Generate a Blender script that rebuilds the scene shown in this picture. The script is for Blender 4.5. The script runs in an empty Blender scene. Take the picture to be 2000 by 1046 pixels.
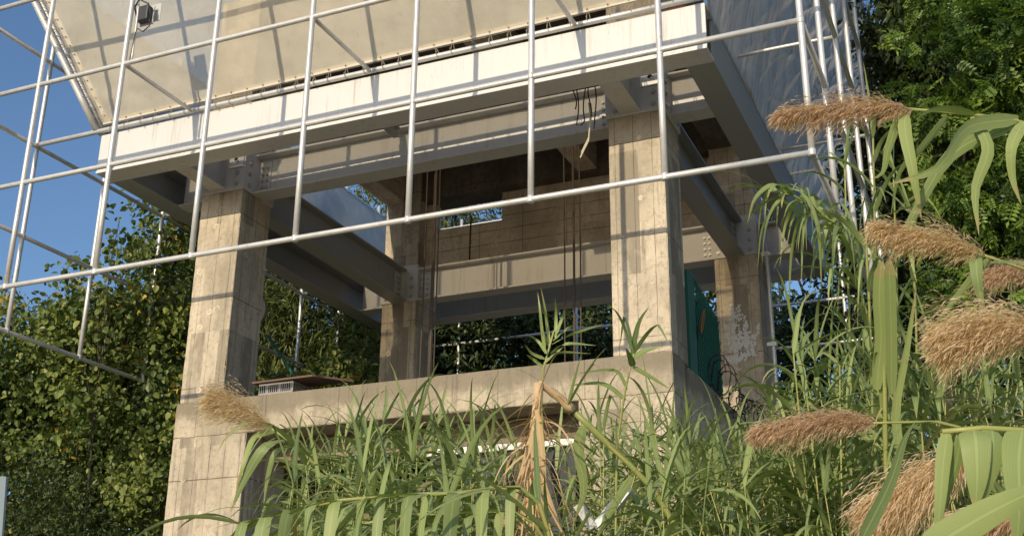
import bpy, math, random
import numpy as np
from mathutils import Vector
random.seed(7); RNG = np.random.default_rng(7)
S = bpy.context.scene
R = math.radians

# ------------------------------------------------------------------ camera
YAW, PITCH, ROLL, FPX = R(23.656), R(20.49), R(0.561), 2305.4
CAM = np.array([10.349, -12.483, 0.0])
_fw = np.array([-math.sin(YAW)*math.cos(PITCH), math.cos(YAW)*math.cos(PITCH), math.sin(PITCH)])
_r0 = np.array([math.cos(YAW), math.sin(YAW), 0.0]); _u0 = np.cross(_r0, _fw)
_rt = _r0*math.cos(ROLL) + _u0*math.sin(ROLL); _up = -_r0*math.sin(ROLL) + _u0*math.cos(ROLL)
cd = bpy.data.cameras.new("camera"); cam = bpy.data.objects.new("camera", cd); S.collection.objects.link(cam)
from mathutils import Matrix
M = Matrix(((_rt[0], _up[0], -_fw[0]), (_rt[1], _up[1], -_fw[1]), (_rt[2], _up[2], -_fw[2])))
cam.matrix_world = Matrix.Translation(Vector(CAM)) @ M.to_4x4()
cd.sensor_width = 36; cd.lens = 36*FPX/2000; cd.clip_start = 0.1; cd.clip_end = 2000
S.camera = cam

# ------------------------------------------------------------------ sky and sun
SUN_DIR = Vector((0.057, 1.0, -0.336)).normalized()      # the way the light travels
ELEV = math.asin(-SUN_DIR.z); AZ = math.atan2(-SUN_DIR.x, -SUN_DIR.y)
W = bpy.data.worlds.new("World"); S.world = W; W.use_nodes = True
nt = W.node_tree; sky = nt.nodes.new('ShaderNodeTexSky'); sky.sky_type = 'NISHITA'; sky.sun_disc = False
sky.sun_elevation = ELEV; sky.sun_rotation = AZ; sky.air_density = 1.0; sky.dust_density = 1.1; sky.ozone_density = 4.0
nt.links.new(sky.outputs[0], nt.nodes['Background'].inputs[0]); nt.nodes['Background'].inputs[1].default_value = 0.115
sl = bpy.data.lights.new("sun", 'SUN'); sl.energy = 2.6; sl.angle = R(0.53); sl.color = (1.0, 0.85, 0.62)
so = bpy.data.objects.new("sun", sl); S.collection.objects.link(so)
so.rotation_euler = SUN_DIR.to_track_quat('-Z', 'Y').to_euler(); so.location = (0, -30, 20)
S.view_settings.view_transform = 'Standard'; S.view_settings.look = 'None'; S.view_settings.exposure = 0.4; S.view_settings.gamma = 1
S.cycles.max_bounces = 8; S.cycles.transparent_max_bounces = 12

def at(px, py, d):
    """world point seen at a photograph pixel, d metres deep"""
    return CAM + d*(_fw + _rt*(px-1000)/FPX - _up*(py-523)/FPX)

# ------------------------------------------------------------------ materials
def mat(name, col, rough=0.6, metal=0.0):
    m = bpy.data.materials.new(name); m.use_nodes = True
    b = m.node_tree.nodes['Principled BSDF']
    b.inputs['Base Color'].default_value = (*col, 1); b.inputs['Roughness'].default_value = rough; b.inputs['Metallic'].default_value = metal
    return m
class NT:
    def __init__(s, m): s.t = m.node_tree; s.b = s.t.nodes['Principled BSDF']
    def n(s, kind, **kw):
        nd = s.t.nodes.new(kind)
        for k, v in kw.items():
            if k.startswith('_'): setattr(nd, k[1:], v)
            else: nd.inputs[k.replace('__', ' ')].default_value = v
        return nd
    def l(s, a, b): s.t.links.new(a, b)
    def coord(s, scale=(1, 1, 1)):
        c = s.n('ShaderNodeTexCoord'); mp = s.n('ShaderNodeMapping'); mp.inputs['Scale'].default_value = scale
        s.l(c.outputs['Object'], mp.inputs['Vector']); return mp.outputs[0]
    def noise(s, scale, sc=(1, 1, 1), detail=6, rough=0.6):
        x = s.n('ShaderNodeTexNoise', Scale=scale, Detail=detail, Roughness=rough); s.l(s.coord(sc), x.inputs['Vector']); return x.outputs['Fac']
    def ramp(s, f, stops):
        r = s.n('ShaderNodeValToRGB'); e = r.color_ramp.elements
        while len(e) < len(stops): e.new(0.5)
        for i, (p, c) in enumerate(stops):
            e[i].position = p; e[i].color = (*c, 1) if len(c) == 3 else c
        s.l(f, r.inputs[0]); return r.outputs[0]
    def mix(s, f, a, b, blend='MIX'):
        x = s.t.nodes.new('ShaderNodeMix'); x.data_type = 'RGBA'; x.blend_type = blend
        for sock, v in ((x.inputs['Factor'], f), (x.inputs[6], a), (x.inputs[7], b)):
            if isinstance(v, (int, float)): sock.default_value = v
            elif isinstance(v, tuple): sock.default_value = (*v, 1) if len(v) == 3 else v
            else: s.l(v, sock)
        return x.outputs[2]
    def math(s, op, a, b=None):
        x = s.t.nodes.new('ShaderNodeMath'); x.operation = op
        for i, v in enumerate((a, b)):
            if v is None: continue
            if isinstance(v, (int, float)): x.inputs[i].default_value = v
            else: s.l(v, x.inputs[i])
        return x.outputs[0]
    def bump(s, h, strength=0.3, dist=0.02, nrm=None):
        x = s.n('ShaderNodeBump', Strength=strength, Distance=dist); s.l(h, x.inputs['Height'])
        if nrm is not None: s.l(nrm, x.inputs['Normal'])
        return x.outputs[0]
    def set(s, name, v):
        if isinstance(v, (int, float)): s.b.inputs[name].default_value = v
        else: s.l(v, s.b.inputs[name])

def concrete(name, light, dark, board=0.16, grime=0.5, rings=True, patch=None, boardz=False, top=None):
    m = mat(name, light, 0.88); t = NT(m)
    big = t.noise(1.1, (1, 1, 0.6), 8, 0.65); fine = t.noise(26, (1, 1, 1), 8, 0.7); med = t.noise(5, (1.2, 1.2, 0.4), 7, 0.7)
    col = t.ramp(big, [(0.40, light), (0.60, dark)])
    col = t.mix(t.ramp(med, [(0.52, (0, 0, 0)), (0.72, (.6, .6, .6))]), col, tuple(c*0.62 for c in dark))
    blot = t.noise(14, (1, 1, 1), 8, 0.75); col = t.mix(t.ramp(blot, [(0.5, (0, 0, 0)), (0.62, (.5, .5, .5))]), col, tuple(c*0.6 for c in dark))
    if top is not None:
        c0 = t.n('ShaderNodeTexCoord'); s0 = t.n('ShaderNodeSeparateXYZ'); t.l(c0.outputs['Object'], s0.inputs[0])
        e0 = t.math('ADD', s0.outputs[2], t.math('MULTIPLY', t.noise(2.6, (1, 1, .6), 7, 0.7), 0.5)); col = t.mix(t.math('MULTIPLY', t.math('SMOOTH_MIN', t.math('MAXIMUM', t.math('MULTIPLY', t.math('SUBTRACT', e0, top+0.22), 9.0), 0.0), 1.0), 0.8), col, tuple(c*0.55 for c in dark))
    if patch: # flat-edged patches left by different shuttering panels
        br = t.n('ShaderNodeTexBrick', Scale=1.0, Mortar__Size=0.0, Brick__Width=patch[0], Row__Height=patch[1], Color1=(0, 0, 0, 1), Color2=(1, 1, 1, 1), Bias=-0.1)
        c = t.n('ShaderNodeTexCoord'); mp = t.n('ShaderNodeMapping'); t.l(c.outputs['Object'], mp.inputs['Vector'])
        sp = t.n('ShaderNodeSeparateXYZ'); t.l(mp.outputs[0], sp.inputs[0]); cb = t.n('ShaderNodeCombineXYZ')
        t.l(t.math('ADD', sp.outputs[0], t.math('MULTIPLY', sp.outputs[1], 1.0)), cb.inputs[0]); t.l(sp.outputs[2], cb.inputs[1]); t.l(cb.outputs[0], br.inputs['Vector'])
        pf = t.math('MULTIPLY', t.math('MULTIPLY', t.ramp(br.outputs[0], [(0.45, (0, 0, 0)), (0.7, (1, 1, 1))]), t.ramp(t.noise(2.0, (1, 1, .4), 7, 0.7), [(0.40, (0.15, 0.15, 0.15)), (0.52, (1, 1, 1))])), grime)
        col = t.mix(pf, col, tuple(c*0.62 for c in dark))
    drip = t.math('MULTIPLY', t.ramp(t.noise(1.0, (11, 11, 0.45), 5, 0.7), [(0.56, (0, 0, 0)), (0.68, (1, 1, 1))]), t.ramp(t.noise(0.8, (1, 1, 1), 4), [(0.45, (0, 0, 0)), (0.6, (.75, .75, .75))]))
    col = t.mix(drip, col, (0.13, 0.11, 0.085))
    # board seams
    c = t.n('ShaderNodeTexCoord'); sp = t.n('ShaderNodeSeparateXYZ'); t.l(c.outputs['Object'], sp.inputs[0])
    wob = t.math('MULTIPLY', t.noise(3.0, (1, 1, 1), 2), 0.02)
    def seam(v, per, w):
        q = t.math('DIVIDE', t.math('ADD', v, wob), per); f = t.math('ABSOLUTE', t.math('SUBTRACT', t.math('FRACT', q), 0.5))
        return t.math('LESS_THAN', f, w/per)
    sx = t.math('MAXIMUM', seam(sp.outputs[0], board, 0.004), seam(sp.outputs[1], board, 0.004)) if not boardz else seam(sp.outputs[0], 0.85, 0.006)
    sz = seam(sp.outputs[2], 1.25 if not boardz else board, 0.006)
    lines = t.math('MULTIPLY', t.math('MAXIMUM', t.math('MULTIPLY', sx, 0.7), t.math('MULTIPLY', sz, 0.8)), t.ramp(t.noise(1.7), [(0.34, (.25, .25, .25)), (0.52, (1, 1, 1))]))
    col = t.mix(lines, col, (0.10, 0.08, 0.055))
    hgt = t.math('SUBTRACT', t.math('ADD', t.math('MULTIPLY', fine, 0.35), t.math('MULTIPLY', med, 0.6)), lines)
    if rings:
        vo = t.n('ShaderNodeTexVoronoi', Scale=2.6, Randomness=0.9); vo.inputs['Vector'].default_value = (0, 0, 0); t.l(t.coord(), vo.inputs['Vector'])
        d = t.math('ABSOLUTE', t.math('SUBTRACT', vo.outputs['Distance'], 0.11)); rg = t.math('MULTIPLY', t.math('LESS_THAN', d, 0.022), 0.55)
        rg = t.math('MULTIPLY', rg, t.math('GREATER_THAN', t.noise(9, detail=2), 0.47)); col = t.mix(rg, col, tuple(min(1, c*1.25) for c in light))
    spk = t.ramp(t.noise(60, detail=3), [(0.62, (0, 0, 0)), (0.72, (1, 1, 1))]); col = t.mix(t.math('MULTIPLY', spk, 0.4), col, (0.12, 0.10, 0.07))
    t.set('Base Color', col); t.set('Normal', t.bump(hgt, 0.75, 0.025)); t.b.inputs['Specular IOR Level'].default_value = 0.2
    return m
M_CONC = concrete('weathered_concrete', (0.65, 0.555, 0.42), (0.45, 0.385, 0.29), 0.235, 0.95, True, (0.235, 1.6))
M_BEAMC = concrete('stained_concrete_beam', (0.57, 0.49, 0.365), (0.40, 0.34, 0.25), 1.1, 0.6, False, (0.9, 0.9), False, 5.16)
M_WALLC = concrete('board_marked_concrete', (0.78, 0.66, 0.51), (0.55, 0.455, 0.345), 0.26, 0.4, True, (0.8, 0.26), True)
M_LINT = concrete('shaded_lintel_concrete', (0.30, 0.245, 0.18), (0.21, 0.165, 0.12), 0.5, 0.4, False)  # the lintel's shade is put into a darker brown concrete
M_DARKC = concrete('shade_toned_concrete', (0.20, 0.165, 0.13), (0.12, 0.10, 0.08), 0.3, 0.4, False)  # shade on ceiling, beams and inner wall, painted as darker concrete

def painted(name, col, stain=(0.30, 0.22, 0.14), amt=0.5, rough=0.5, streak=(9, 9, 0.35)):
    m = mat(name, col, rough); t = NT(m)
    st = t.noise(1.0, streak, 6, 0.7); big = t.noise(0.9, (1, 1, 1), 4)
    f = t.math('MULTIPLY', t.ramp(st, [(0.53, (0, 0, 0)), (0.70, (1, 1, 1))]), t.ramp(big, [(0.42, (0, 0, 0)), (0.65, (amt, amt, amt))]))
    c = t.mix(f, col, stain)
    c = t.mix(t.math('MULTIPLY', t.noise(3.5, (1, 1, 1), 5), 0.22), c, tuple(v*0.72 for v in col))
    crack = t.ramp(t.noise(2.0, (14, 14, 0.8), 2), [(0.495, (0, 0, 0)), (0.5, (1, 1, 1)), (0.505, (0, 0, 0))])
    c = t.mix(t.math('MULTIPLY', t.math('MULTIPLY', crack, t.ramp(t.noise(1.3, detail=3), [(0.55, (0, 0, 0)), (0.62, (1, 1, 1))])), 0.7), c, (0.16, 0.12, 0.09))
    t.set('Base Color', c); t.set('Normal', t.bump(t.noise(7, detail=3), 0.08, 0.02)); return m
M_FASCIA = painted('white_painted_steel', (0.69, 0.68, 0.665), (0.34, 0.29, 0.23), 0.85, 0.5, (13, 13, 0.5))
M_STEEL = painted('grey_painted_steel', (0.62, 0.60, 0.565), (0.26, 0.18, 0.12), 0.8)
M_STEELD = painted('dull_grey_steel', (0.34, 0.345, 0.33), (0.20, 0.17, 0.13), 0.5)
M_WSTEEL = painted('white_steel', (0.78, 0.77, 0.74), (0.3, 0.22, 0.15), 0.4)
M_PANEL = painted('blue_grey_panel', (0.075, 0.085, 0.10), (0.05, 0.05, 0.05), 0.6)

def galv():
    m = mat('galvanised_pipe', (0.60, 0.585, 0.56), 0.42, 0.35); t = NT(m)
    c = t.ramp(t.noise(7, (1, 1, 1), 5, 0.7), [(0.35, (0.70, 0.69, 0.67)), (0.6, (0.62, 0.61, 0.59)), (0.8, (0.46, 0.44, 0.41))])
    rust = t.ramp(t.noise(3.1, (1, 1, 1), 6, 0.75), [(0.62, (0, 0, 0)), (0.70, (1, 1, 1))])
    t.set('Base Color', t.mix(t.math('MULTIPLY', rust, 0.5), c, (0.30, 0.17, 0.09)))
    t.set('Roughness', t.math('ADD', t.math('MULTIPLY', t.noise(11), 0.3), 0.28)); t.set('Normal', t.bump(t.noise(40, detail=3), 0.1, 0.004)); return m
M_PIPE = galv()

def tarp_mat(name, col, trans, see, wr=(1, 1, 1), wstr=0.3, gloss=0.05, crease=False):
    m = bpy.data.materials.new(name); m.use_nodes = True; t = NT(m); tr = m.node_tree; out = tr.nodes['Material Output']; tr.nodes.remove(t.b)
    st = t.noise(1.1, (1, 1, 1), 6, 0.65); dirt = t.noise(4.0, (3, 3, 0.5), 6, 0.7)
    c = t.mix(t.ramp(st, [(0.44, (0, 0, 0)), (0.62, (.5, .5, .5))]), col, tuple(v*0.70 for v in col))
    c = t.mix(t.ramp(dirt, [(0.6, (0, 0, 0)), (0.8, (.4, .4, .4))]), c, (0.30, 0.23, 0.13))
    hh = t.noise(2.2, wr, 4, 0.55)
    if crease:   # diagonal creases: bump, plus fold shading painted into the base colour
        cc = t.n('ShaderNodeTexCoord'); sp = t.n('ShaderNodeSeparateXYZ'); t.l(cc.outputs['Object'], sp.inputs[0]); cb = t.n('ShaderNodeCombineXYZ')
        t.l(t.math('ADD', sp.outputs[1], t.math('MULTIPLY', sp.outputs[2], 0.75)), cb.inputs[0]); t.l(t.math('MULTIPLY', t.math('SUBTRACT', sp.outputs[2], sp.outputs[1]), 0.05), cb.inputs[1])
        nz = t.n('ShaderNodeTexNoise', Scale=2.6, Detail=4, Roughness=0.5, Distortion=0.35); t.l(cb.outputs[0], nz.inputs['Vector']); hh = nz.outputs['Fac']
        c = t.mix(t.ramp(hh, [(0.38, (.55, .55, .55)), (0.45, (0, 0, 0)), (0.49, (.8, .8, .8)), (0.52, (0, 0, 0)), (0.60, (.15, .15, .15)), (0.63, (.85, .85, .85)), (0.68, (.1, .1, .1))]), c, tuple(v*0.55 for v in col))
    b = t.bump(hh, wstr, 0.25 if crease else 0.08)
    d = t.n('ShaderNodeBsdfDiffuse'); tl = t.n('ShaderNodeBsdfTranslucent'); tp = t.n('ShaderNodeBsdfTransparent'); gl = t.n('ShaderNodeBsdfGlossy', Roughness=0.38)
    tp.inputs[0].default_value = (1.0, 0.96, 0.88, 1)
    for s_ in (d, tl): t.l(c, s_.inputs['Color'])
    for s_ in (d, tl, gl): t.l(b, s_.inputs['Normal'])
    m1 = t.n('ShaderNodeMixShader', Fac=trans); t.l(d.outputs[0], m1.inputs[1]); t.l(tl.outputs[0], m1.inputs[2])
    m2 = t.n('ShaderNodeMixShader', Fac=gloss); t.l(m1.outputs[0], m2.inputs[1]); t.l(gl.outputs[0], m2.inputs[2])
    m3 = t.n('ShaderNodeMixShader', Fac=see); t.l(m2.outputs[0], m3.inputs[1]); t.l(tp.outputs[0], m3.inputs[2])
    t.l(m3.outputs[0], out.inputs['Surface']); return m
M_TARPF = tarp_mat('cream_mesh_tarpaulin', (0.90, 0.85, 0.74), 0.25, 0.57, (1, 1, 1), 0.25)
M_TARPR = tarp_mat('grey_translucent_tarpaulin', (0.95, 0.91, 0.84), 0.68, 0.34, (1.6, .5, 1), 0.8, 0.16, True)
M_TARPL = tarp_mat('blue_grey_tarpaulin', (0.60, 0.62, 0.62), 0.35, 0.08, (1, 1, 1), 0.3)
M_HEM = mat('tarpaulin_hem', (0.60, 0.55, 0.46), 0.85)
M_ROPE = mat('pale_rope', (0.55, 0.48, 0.36), 0.9); M_LASH = mat('lashing_cord', (0.30, 0.26, 0.21), 0.9); M_DROPE = mat('dark_rope', (0.045, 0.035, 0.025), 0.9)
M_DARK = mat('dark_plastic', (0.035, 0.037, 0.042), 0.5); M_GREYP = mat('light_grey_plastic', (0.50, 0.50, 0.49), 0.45)
M_GLASS = mat('lamp_glass', (0.55, 0.56, 0.55), 0.15)
M_ROD = mat('rusty_rod', (0.13, 0.10, 0.08), 0.8, 0.2); M_BRICK = mat('red_brick', (0.40, 0.17, 0.09), 0.9)
M_CRATE = mat('grey_crate_plastic', (0.30, 0.28, 0.25), 0.6); M_BOARD = mat('old_board', (0.16, 0.10, 0.07), 0.9)
M_GREEN = mat('green_fence_coat', (0.018, 0.13, 0.085), 0.5); M_GCLOTH = mat('green_fence_cloth', (0.012, 0.03, 0.024), 0.85)
M_WIRE = mat('rusty_wire', (0.04, 0.03, 0.024), 0.8, 0.4); M_ORANGE = mat('orange_rusty_wire', (0.30, 0.13, 0.05), 0.8)
M_WPAINT = mat('white_wash_paint', (0.64, 0.635, 0.61), 0.9); M_BOLT = mat('bolt_steel', (0.48, 0.47, 0.44), 0.4, 0.3); M_HOLE = mat('dark_hole', (0.02, 0.02, 0.02), 0.9)
M_SIGN = mat('sky_tinted_sign_metal', (0.30, 0.37, 0.42), 0.4)  # bluish base colour stands in for the reflected sky
_t = NT(M_WPAINT)

def leafmat(name, base, var, trans=0.35, tip=None, rough=0.5, vein=True, tips=False):
    m = bpy.data.materials.new(name); m.use_nodes = True; t = NT(m); tr = m.node_tree; out = tr.nodes['Material Output']
    a = t.n('ShaderNodeAttribute', _attribute_name='tint')
    c = t.ramp(a.outputs['Fac'], [(0.0, var[0]), (0.5, base), (0.93, var[1]), (1.0, tip or var[1])])
    if tips:   # dry tips, further down the blade on some leaves, and brown flecks
        v = t.n('ShaderNodeAttribute', _attribute_name='v'); e0 = t.math('ADD', v.outputs['Fac'], t.math('ADD', t.math('MULTIPLY', a.outputs['Fac'], 0.22), t.math('MULTIPLY', t.noise(16, (1, 1, 1), 4), 0.25)))
        c = t.mix(t.ramp(e0, [(0.60, (0, 0, 0)), (0.66, (1, 1, 1))]) if False else t.math('MULTIPLY', t.math('GREATER_THAN', e0, 1.13), 0.85), c, (0.40, 0.31, 0.15))
        fl = t.math('GREATER_THAN', t.noise(45, (1, 1, .4), 4, 0.7), 0.66); c = t.mix(t.math('MULTIPLY', fl, 0.45), c, (0.26, 0.21, 0.09))
    if vein:
        u = t.n('ShaderNodeAttribute', _attribute_name='u'); s1 = t.math('ABSOLUTE', t.math('SINE', t.math('MULTIPLY', u.outputs['Fac'], 17.0)))
        c = t.mix(t.math('MULTIPLY', s1, 0.22), c, tuple(min(1, v*1.5+0.015) for v in base))
        rib = t.math('LESS_THAN', t.math('ABSOLUTE', u.outputs['Fac']), 0.08); c = t.mix(t.math('MULTIPLY', rib, 0.35), c, tuple(min(1, v*1.9+0.03) for v in base))
    t.set('Base Color', c); t.b.inputs['Roughness'].default_value = rough; t.b.inputs['Specular IOR Level'].default_value = 0.35
    tl = t.n('ShaderNodeBsdfTranslucent'); c2 = t.mix(1.0, c, (1.3, 1.45, 0.6), 'MULTIPLY'); t.l(c2, tl.inputs['Color'])
    mx = t.n('ShaderNodeMixShader', Fac=trans); t.l(t.b.outputs[0], mx.inputs[1]); t.l(tl.outputs[0], mx.inputs[2]); t.l(mx.outputs[0], out.inputs['Surface']); return m
M_REED = leafmat('reed_leaf', (0.240, 0.300, 0.112), ((0.110, 0.165, 0.068), (0.360, 0.410, 0.150)), 0.22, (0.40, 0.33, 0.15), 0.5, True, True)
M_CANE = leafmat('reed_cane', (0.30, 0.33, 0.10), ((0.20, 0.26, 0.08), (0.42, 0.36, 0.12)), 0.0, None, 0.4, False)
M_DRY = leafmat('dry_reed', (0.54, 0.37, 0.21), ((0.36, 0.23, 0.13), (0.68, 0.52, 0.30)), 0.15, None, 0.7)
M_STRAW = leafmat('straw_plume', (0.70, 0.52, 0.365), ((0.44, 0.30, 0.20), (0.84, 0.68, 0.50)), 0.4, None, 0.75, False)
M_PURPLE = leafmat('brown_plume', (0.60, 0.41, 0.295), ((0.36, 0.23, 0.16), (0.78, 0.60, 0.45)), 0.4, None, 0.75, False)
M_LEAFA = leafmat('broad_leaf', (0.150, 0.195, 0.050), ((0.060, 0.100, 0.028), (0.265, 0.295, 0.075)), 0.22, (0.50, 0.36, 0.05), 0.42, False)
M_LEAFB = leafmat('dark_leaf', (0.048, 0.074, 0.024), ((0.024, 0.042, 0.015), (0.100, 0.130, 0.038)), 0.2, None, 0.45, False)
M_LEAFC = leafmat('feather_leaf', (0.120, 0.200, 0.038), ((0.034, 0.072, 0.018), (0.250, 0.350, 0.060)), 0.3, (0.22, 0.10, 0.04), 0.4, False)
M_LEAFD = leafmat('bamboo_leaf', (0.115, 0.145, 0.040), ((0.045, 0.065, 0.022), (0.20, 0.22, 0.07)), 0.25, None, 0.5, False)
M_BARK = mat('bark', (0.060, 0.048, 0.034), 0.95); _t = NT(M_BARK); _t.set('Normal', _t.bump(_t.noise(18, (1, 1, .2)), 0.6, 0.03))
def groundmat():
    m = mat('earth', (0.16, 0.12, 0.075), 0.95); t = NT(m)
    t.set('Base Color', t.ramp(t.noise(0.7, detail=8), [(0.35, (0.22, 0.18, 0.11)), (0.5, (0.36, 0.30, 0.21)), (0.65, (0.14, 0.15, 0.06))])); t.set('Normal', t.bump(t.noise(6, detail=8), 0.6, 0.08)); return m
M_EARTH = groundmat()

# ------------------------------------------------------------------ builders
def tag(o, label=None, cat=None, group=None, kind=None):
    for k, v in (('label', label), ('category', cat), ('group', group), ('kind', kind)):
        if v: o[k] = v
    return o
def empty(name, loc, label, cat, group=None):
    o = bpy.data.objects.new(name, None); S.collection.objects.link(o); o.location = loc; o.empty_display_size = 0.3
    return tag(o, label, cat, group)
def wloc(o):
    l = Vector((0, 0, 0))
    while o is not None: l = l + o.location; o = o.parent
    return l
def link(name, me, m, parent=None, loc=None):
    o = bpy.data.objects.new(name, me); S.collection.objects.link(o)
    if m: me.materials.append(m)
    if parent is not None: o.parent = parent
    if loc is not None: o.location = loc
    return o
class MB:
    """collects shapes given in world coordinates and links them as ONE mesh object"""
    def __init__(s): s.v = []; s.f = []
    def add(s, vs, fs):
        k = len(s.v); s.v += [tuple(float(c) for c in p) for p in vs]; s.f += [tuple(k+i for i in q) for q in fs]; return s
    def box(s, x0, x1, y0, y1, z0, z1):
        return s.add([(x, y, z) for z in (z0, z1) for y in (y0, y1) for x in (x0, x1)], [(0, 2, 3, 1), (4, 5, 7, 6), (0, 1, 5, 4), (2, 6, 7, 3), (0, 4, 6, 2), (1, 3, 7, 5)])
    def tube(s, pts, r, n=12, cap=True):
        pts = [np.array(p, float) for p in pts]; rs = r if hasattr(r, '__len__') else [r]*len(pts); rings = []; ref = None
        for i, p in enumerate(pts):
            d = pts[min(i+1, len(pts)-1)] - pts[max(i-1, 0)]; d = d/(np.linalg.norm(d)+1e-12)
            if ref is None: ref = np.array((0, 0, 1.)) if abs(d[2]) < 0.9 else np.array((1., 0, 0))
            a = np.cross(d, ref); a /= np.linalg.norm(a)+1e-12; b = np.cross(d, a); ref = np.cross(a, d) if False else ref
            rings.append([p + rs[i]*(a*math.cos(2*math.pi*k/n) + b*math.sin(2*math.pi*k/n)) for k in range(n)])
        vs = [q for g in rings for q in g]; fs = []
        for i in range(len(pts)-1):
            for k in range(n): fs.append((i*n+k, i*n+(k+1) % n, (i+1)*n+(k+1) % n, (i+1)*n+k))
        if cap: fs.append(tuple(range(n))); fs.append(tuple(range((len(pts)-1)*n+n-1, (len(pts)-1)*n-1, -1)))
        return s.add(vs, fs)
    def build(s, name, m, parent=None, base=None, smooth=False, bevel=0, label=None, cat=None, group=None):
        o0 = wloc(parent) if parent is not None else Vector(base if base is not None else (0, 0, 0))
        me = bpy.data.meshes.new(name); me.from_pydata([(x-o0.x, y-o0.y, z-o0.z) for x, y, z in s.v], [], s.f); me.validate()
        if smooth: me.polygons.foreach_set('use_smooth', [True]*len(me.polygons))
        me.update()
        import bmesh; b = bmesh.new(); b.from_mesh(me); bmesh.ops.recalc_face_normals(b, faces=b.faces); b.to_mesh(me); b.free()
        o = link(name, me, m, parent, None if parent is not None else o0)
        if bevel:
            md = o.modifiers.new('bevel', 'BEVEL'); md.width = bevel; md.segments = 2; md.limit_method = 'ANGLE'
        return tag(o, label, cat, group)
def ibeam(axis, a0, a1, c, z0, z1, fw=0.30, tf=0.03, tw=0.03):
    """I section along axis 'x' or 'y' centred at c"""
    m = MB()
    for lo, hi, h in ((z0, z0+tf, fw/2), (z1-tf, z1, fw/2), (z0+tf, z1-tf, tw/2)):
        if axis == 'x': m.box(a0, a1, c-h, c+h, lo, hi)
        else: m.box(c-h, c+h, a0, a1, lo, hi)
    return m

# ------------------------------------------------------------------ dimensions (metres; z = 0 at eye height, ground at -1.6)
GZ = -1.6; L, D, w = 6.165, 5.257, 0.70
zP, zQ, zJ, zt = 3.815, 3.337, 6.877, 7.495; zb = 6.90
A, BL, BR, BB = 1.15, 0.93, 0.862, 0.82; CF = 2.534; EX, RX = 2.119, 8.957; SP = 1.3845
HS = [4.76, 6.15, 7.54, 8.93, 10.32]; XR = L+w+BR; YB = D+w+BB

# ------------------------------------------------------------------ ground
g = MB(); N = 60
for j in range(N+1):
    for i in range(N+1):
        x = (i/N-0.5)*2; y = (j/N-0.5)*2; x = math.copysign(abs(x)**2.2, x)*700; y = math.copysign(abs(y)**2.2, y)*700
        g.v.append((x, y, GZ + 0.12*math.sin(x*0.31)*math.cos(y*0.27) if abs(x) < 60 and abs(y) < 60 else GZ))
for j in range(N):
    for i in range(N): g.f.append((j*(N+1)+i, j*(N+1)+i+1, (j+1)*(N+1)+i+1, (j+1)*(N+1)+i))
tag(g.build('ground', M_EARTH, smooth=True), kind='structure')

# ------------------------------------------------------------------ concrete tower
tower = empty('concrete_tower', (L/2, D/2, GZ), 'weathered concrete tower frame of four square columns with open storeys', 'tower')
import bmesh
from mathutils import noise as mnoise
def worn(o, step=0.09, amp=0.016):
    """cut the faces into cells, then chip the corners and let the sides wander a little"""
    b = bmesh.new(); b.from_mesh(o.data); co = np.array([v.co[:] for v in b.verts]); lo, hi = co.min(0), co.max(0)
    for ax in range(3):
        n_ = max(2, int((hi[ax]-lo[ax])/step)); nrm = [0, 0, 0]; nrm[ax] = 1
        for i in range(1, n_):
            p = [0, 0, 0]; p[ax] = lo[ax]+(hi[ax]-lo[ax])*i/n_
            bmesh.ops.bisect_plane(b, geom=b.verts[:]+b.edges[:]+b.faces[:], plane_co=p, plane_no=nrm)
        for d_ in (0.012, 0.03):          # tight rows along the arrises so that chips stay small
            for q in (lo[ax]+d_, hi[ax]-d_):
                p = [0, 0, 0]; p[ax] = q; bmesh.ops.bisect_plane(b, geom=b.verts[:]+b.edges[:]+b.faces[:], plane_co=p, plane_no=nrm)
    mid = (lo+hi)/2
    for v in b.verts:
        on = [ax for ax in range(3) if abs(v.co[ax]-lo[ax]) < 1e-5 or abs(v.co[ax]-hi[ax]) < 1e-5]
        w_ = Vector(v.co)+o.location; nz = mnoise.noise(w_*2.2)*0.0025
        if len(on) >= 2:
            k = max(0, mnoise.noise(w_*9)*0.9+mnoise.noise(w_*23)*0.7+0.12)*amp+0.003
            for ax in on: v.co[ax] += k*(1 if v.co[ax] < mid[ax] else -1)
        elif len(on) == 1: v.co[on[0]] += nz
    b.to_mesh(o.data); b.free(); o.data.update(); return o
for x in (0, L):
    for y in (0, D):
        o = MB().box(x, x+w, y, y+w, zP if y == 0 else GZ, 10.1).build('column', M_CONC, tower); worn(o)
for x0, x1 in ((-0.03, 1.15), (5.74, L+w+0.012)):
    worn(MB().box(x0, x1, -0.022, 0.9, GZ, zQ).build('pier', M_CONC, tower))
worn(MB().box(-0.028, L+w+0.01, -0.026, 0.50, zQ, zP).build('front_beam', M_BEAMC, tower), 0.08, 0.022)
MB().box(L+0.15, L+w+0.004, 0.902, D, GZ, zP-0.01).build('side_wall', M_BEAMC, tower)
MB().box(L+0.15, L+w, w, 0.9, zQ, zP-0.012).build('side_wall', M_BEAMC, tower)
MB().box(0.0, 0.55, 0.9, D, GZ, zP-0.35).build('side_wall', M_BEAMC, tower, bevel=0.012)
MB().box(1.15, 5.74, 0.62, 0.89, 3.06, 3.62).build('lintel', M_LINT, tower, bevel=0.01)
MB().box(0.55, L+0.15, 0.9, D+w, 3.40, 3.62).build('floor_slab', M_BEAMC, tower)
MB().box(0.55, L+0.15, 3.2, 3.4, GZ, 3.40).build('back_wall', M_DARKC, tower)
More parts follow.
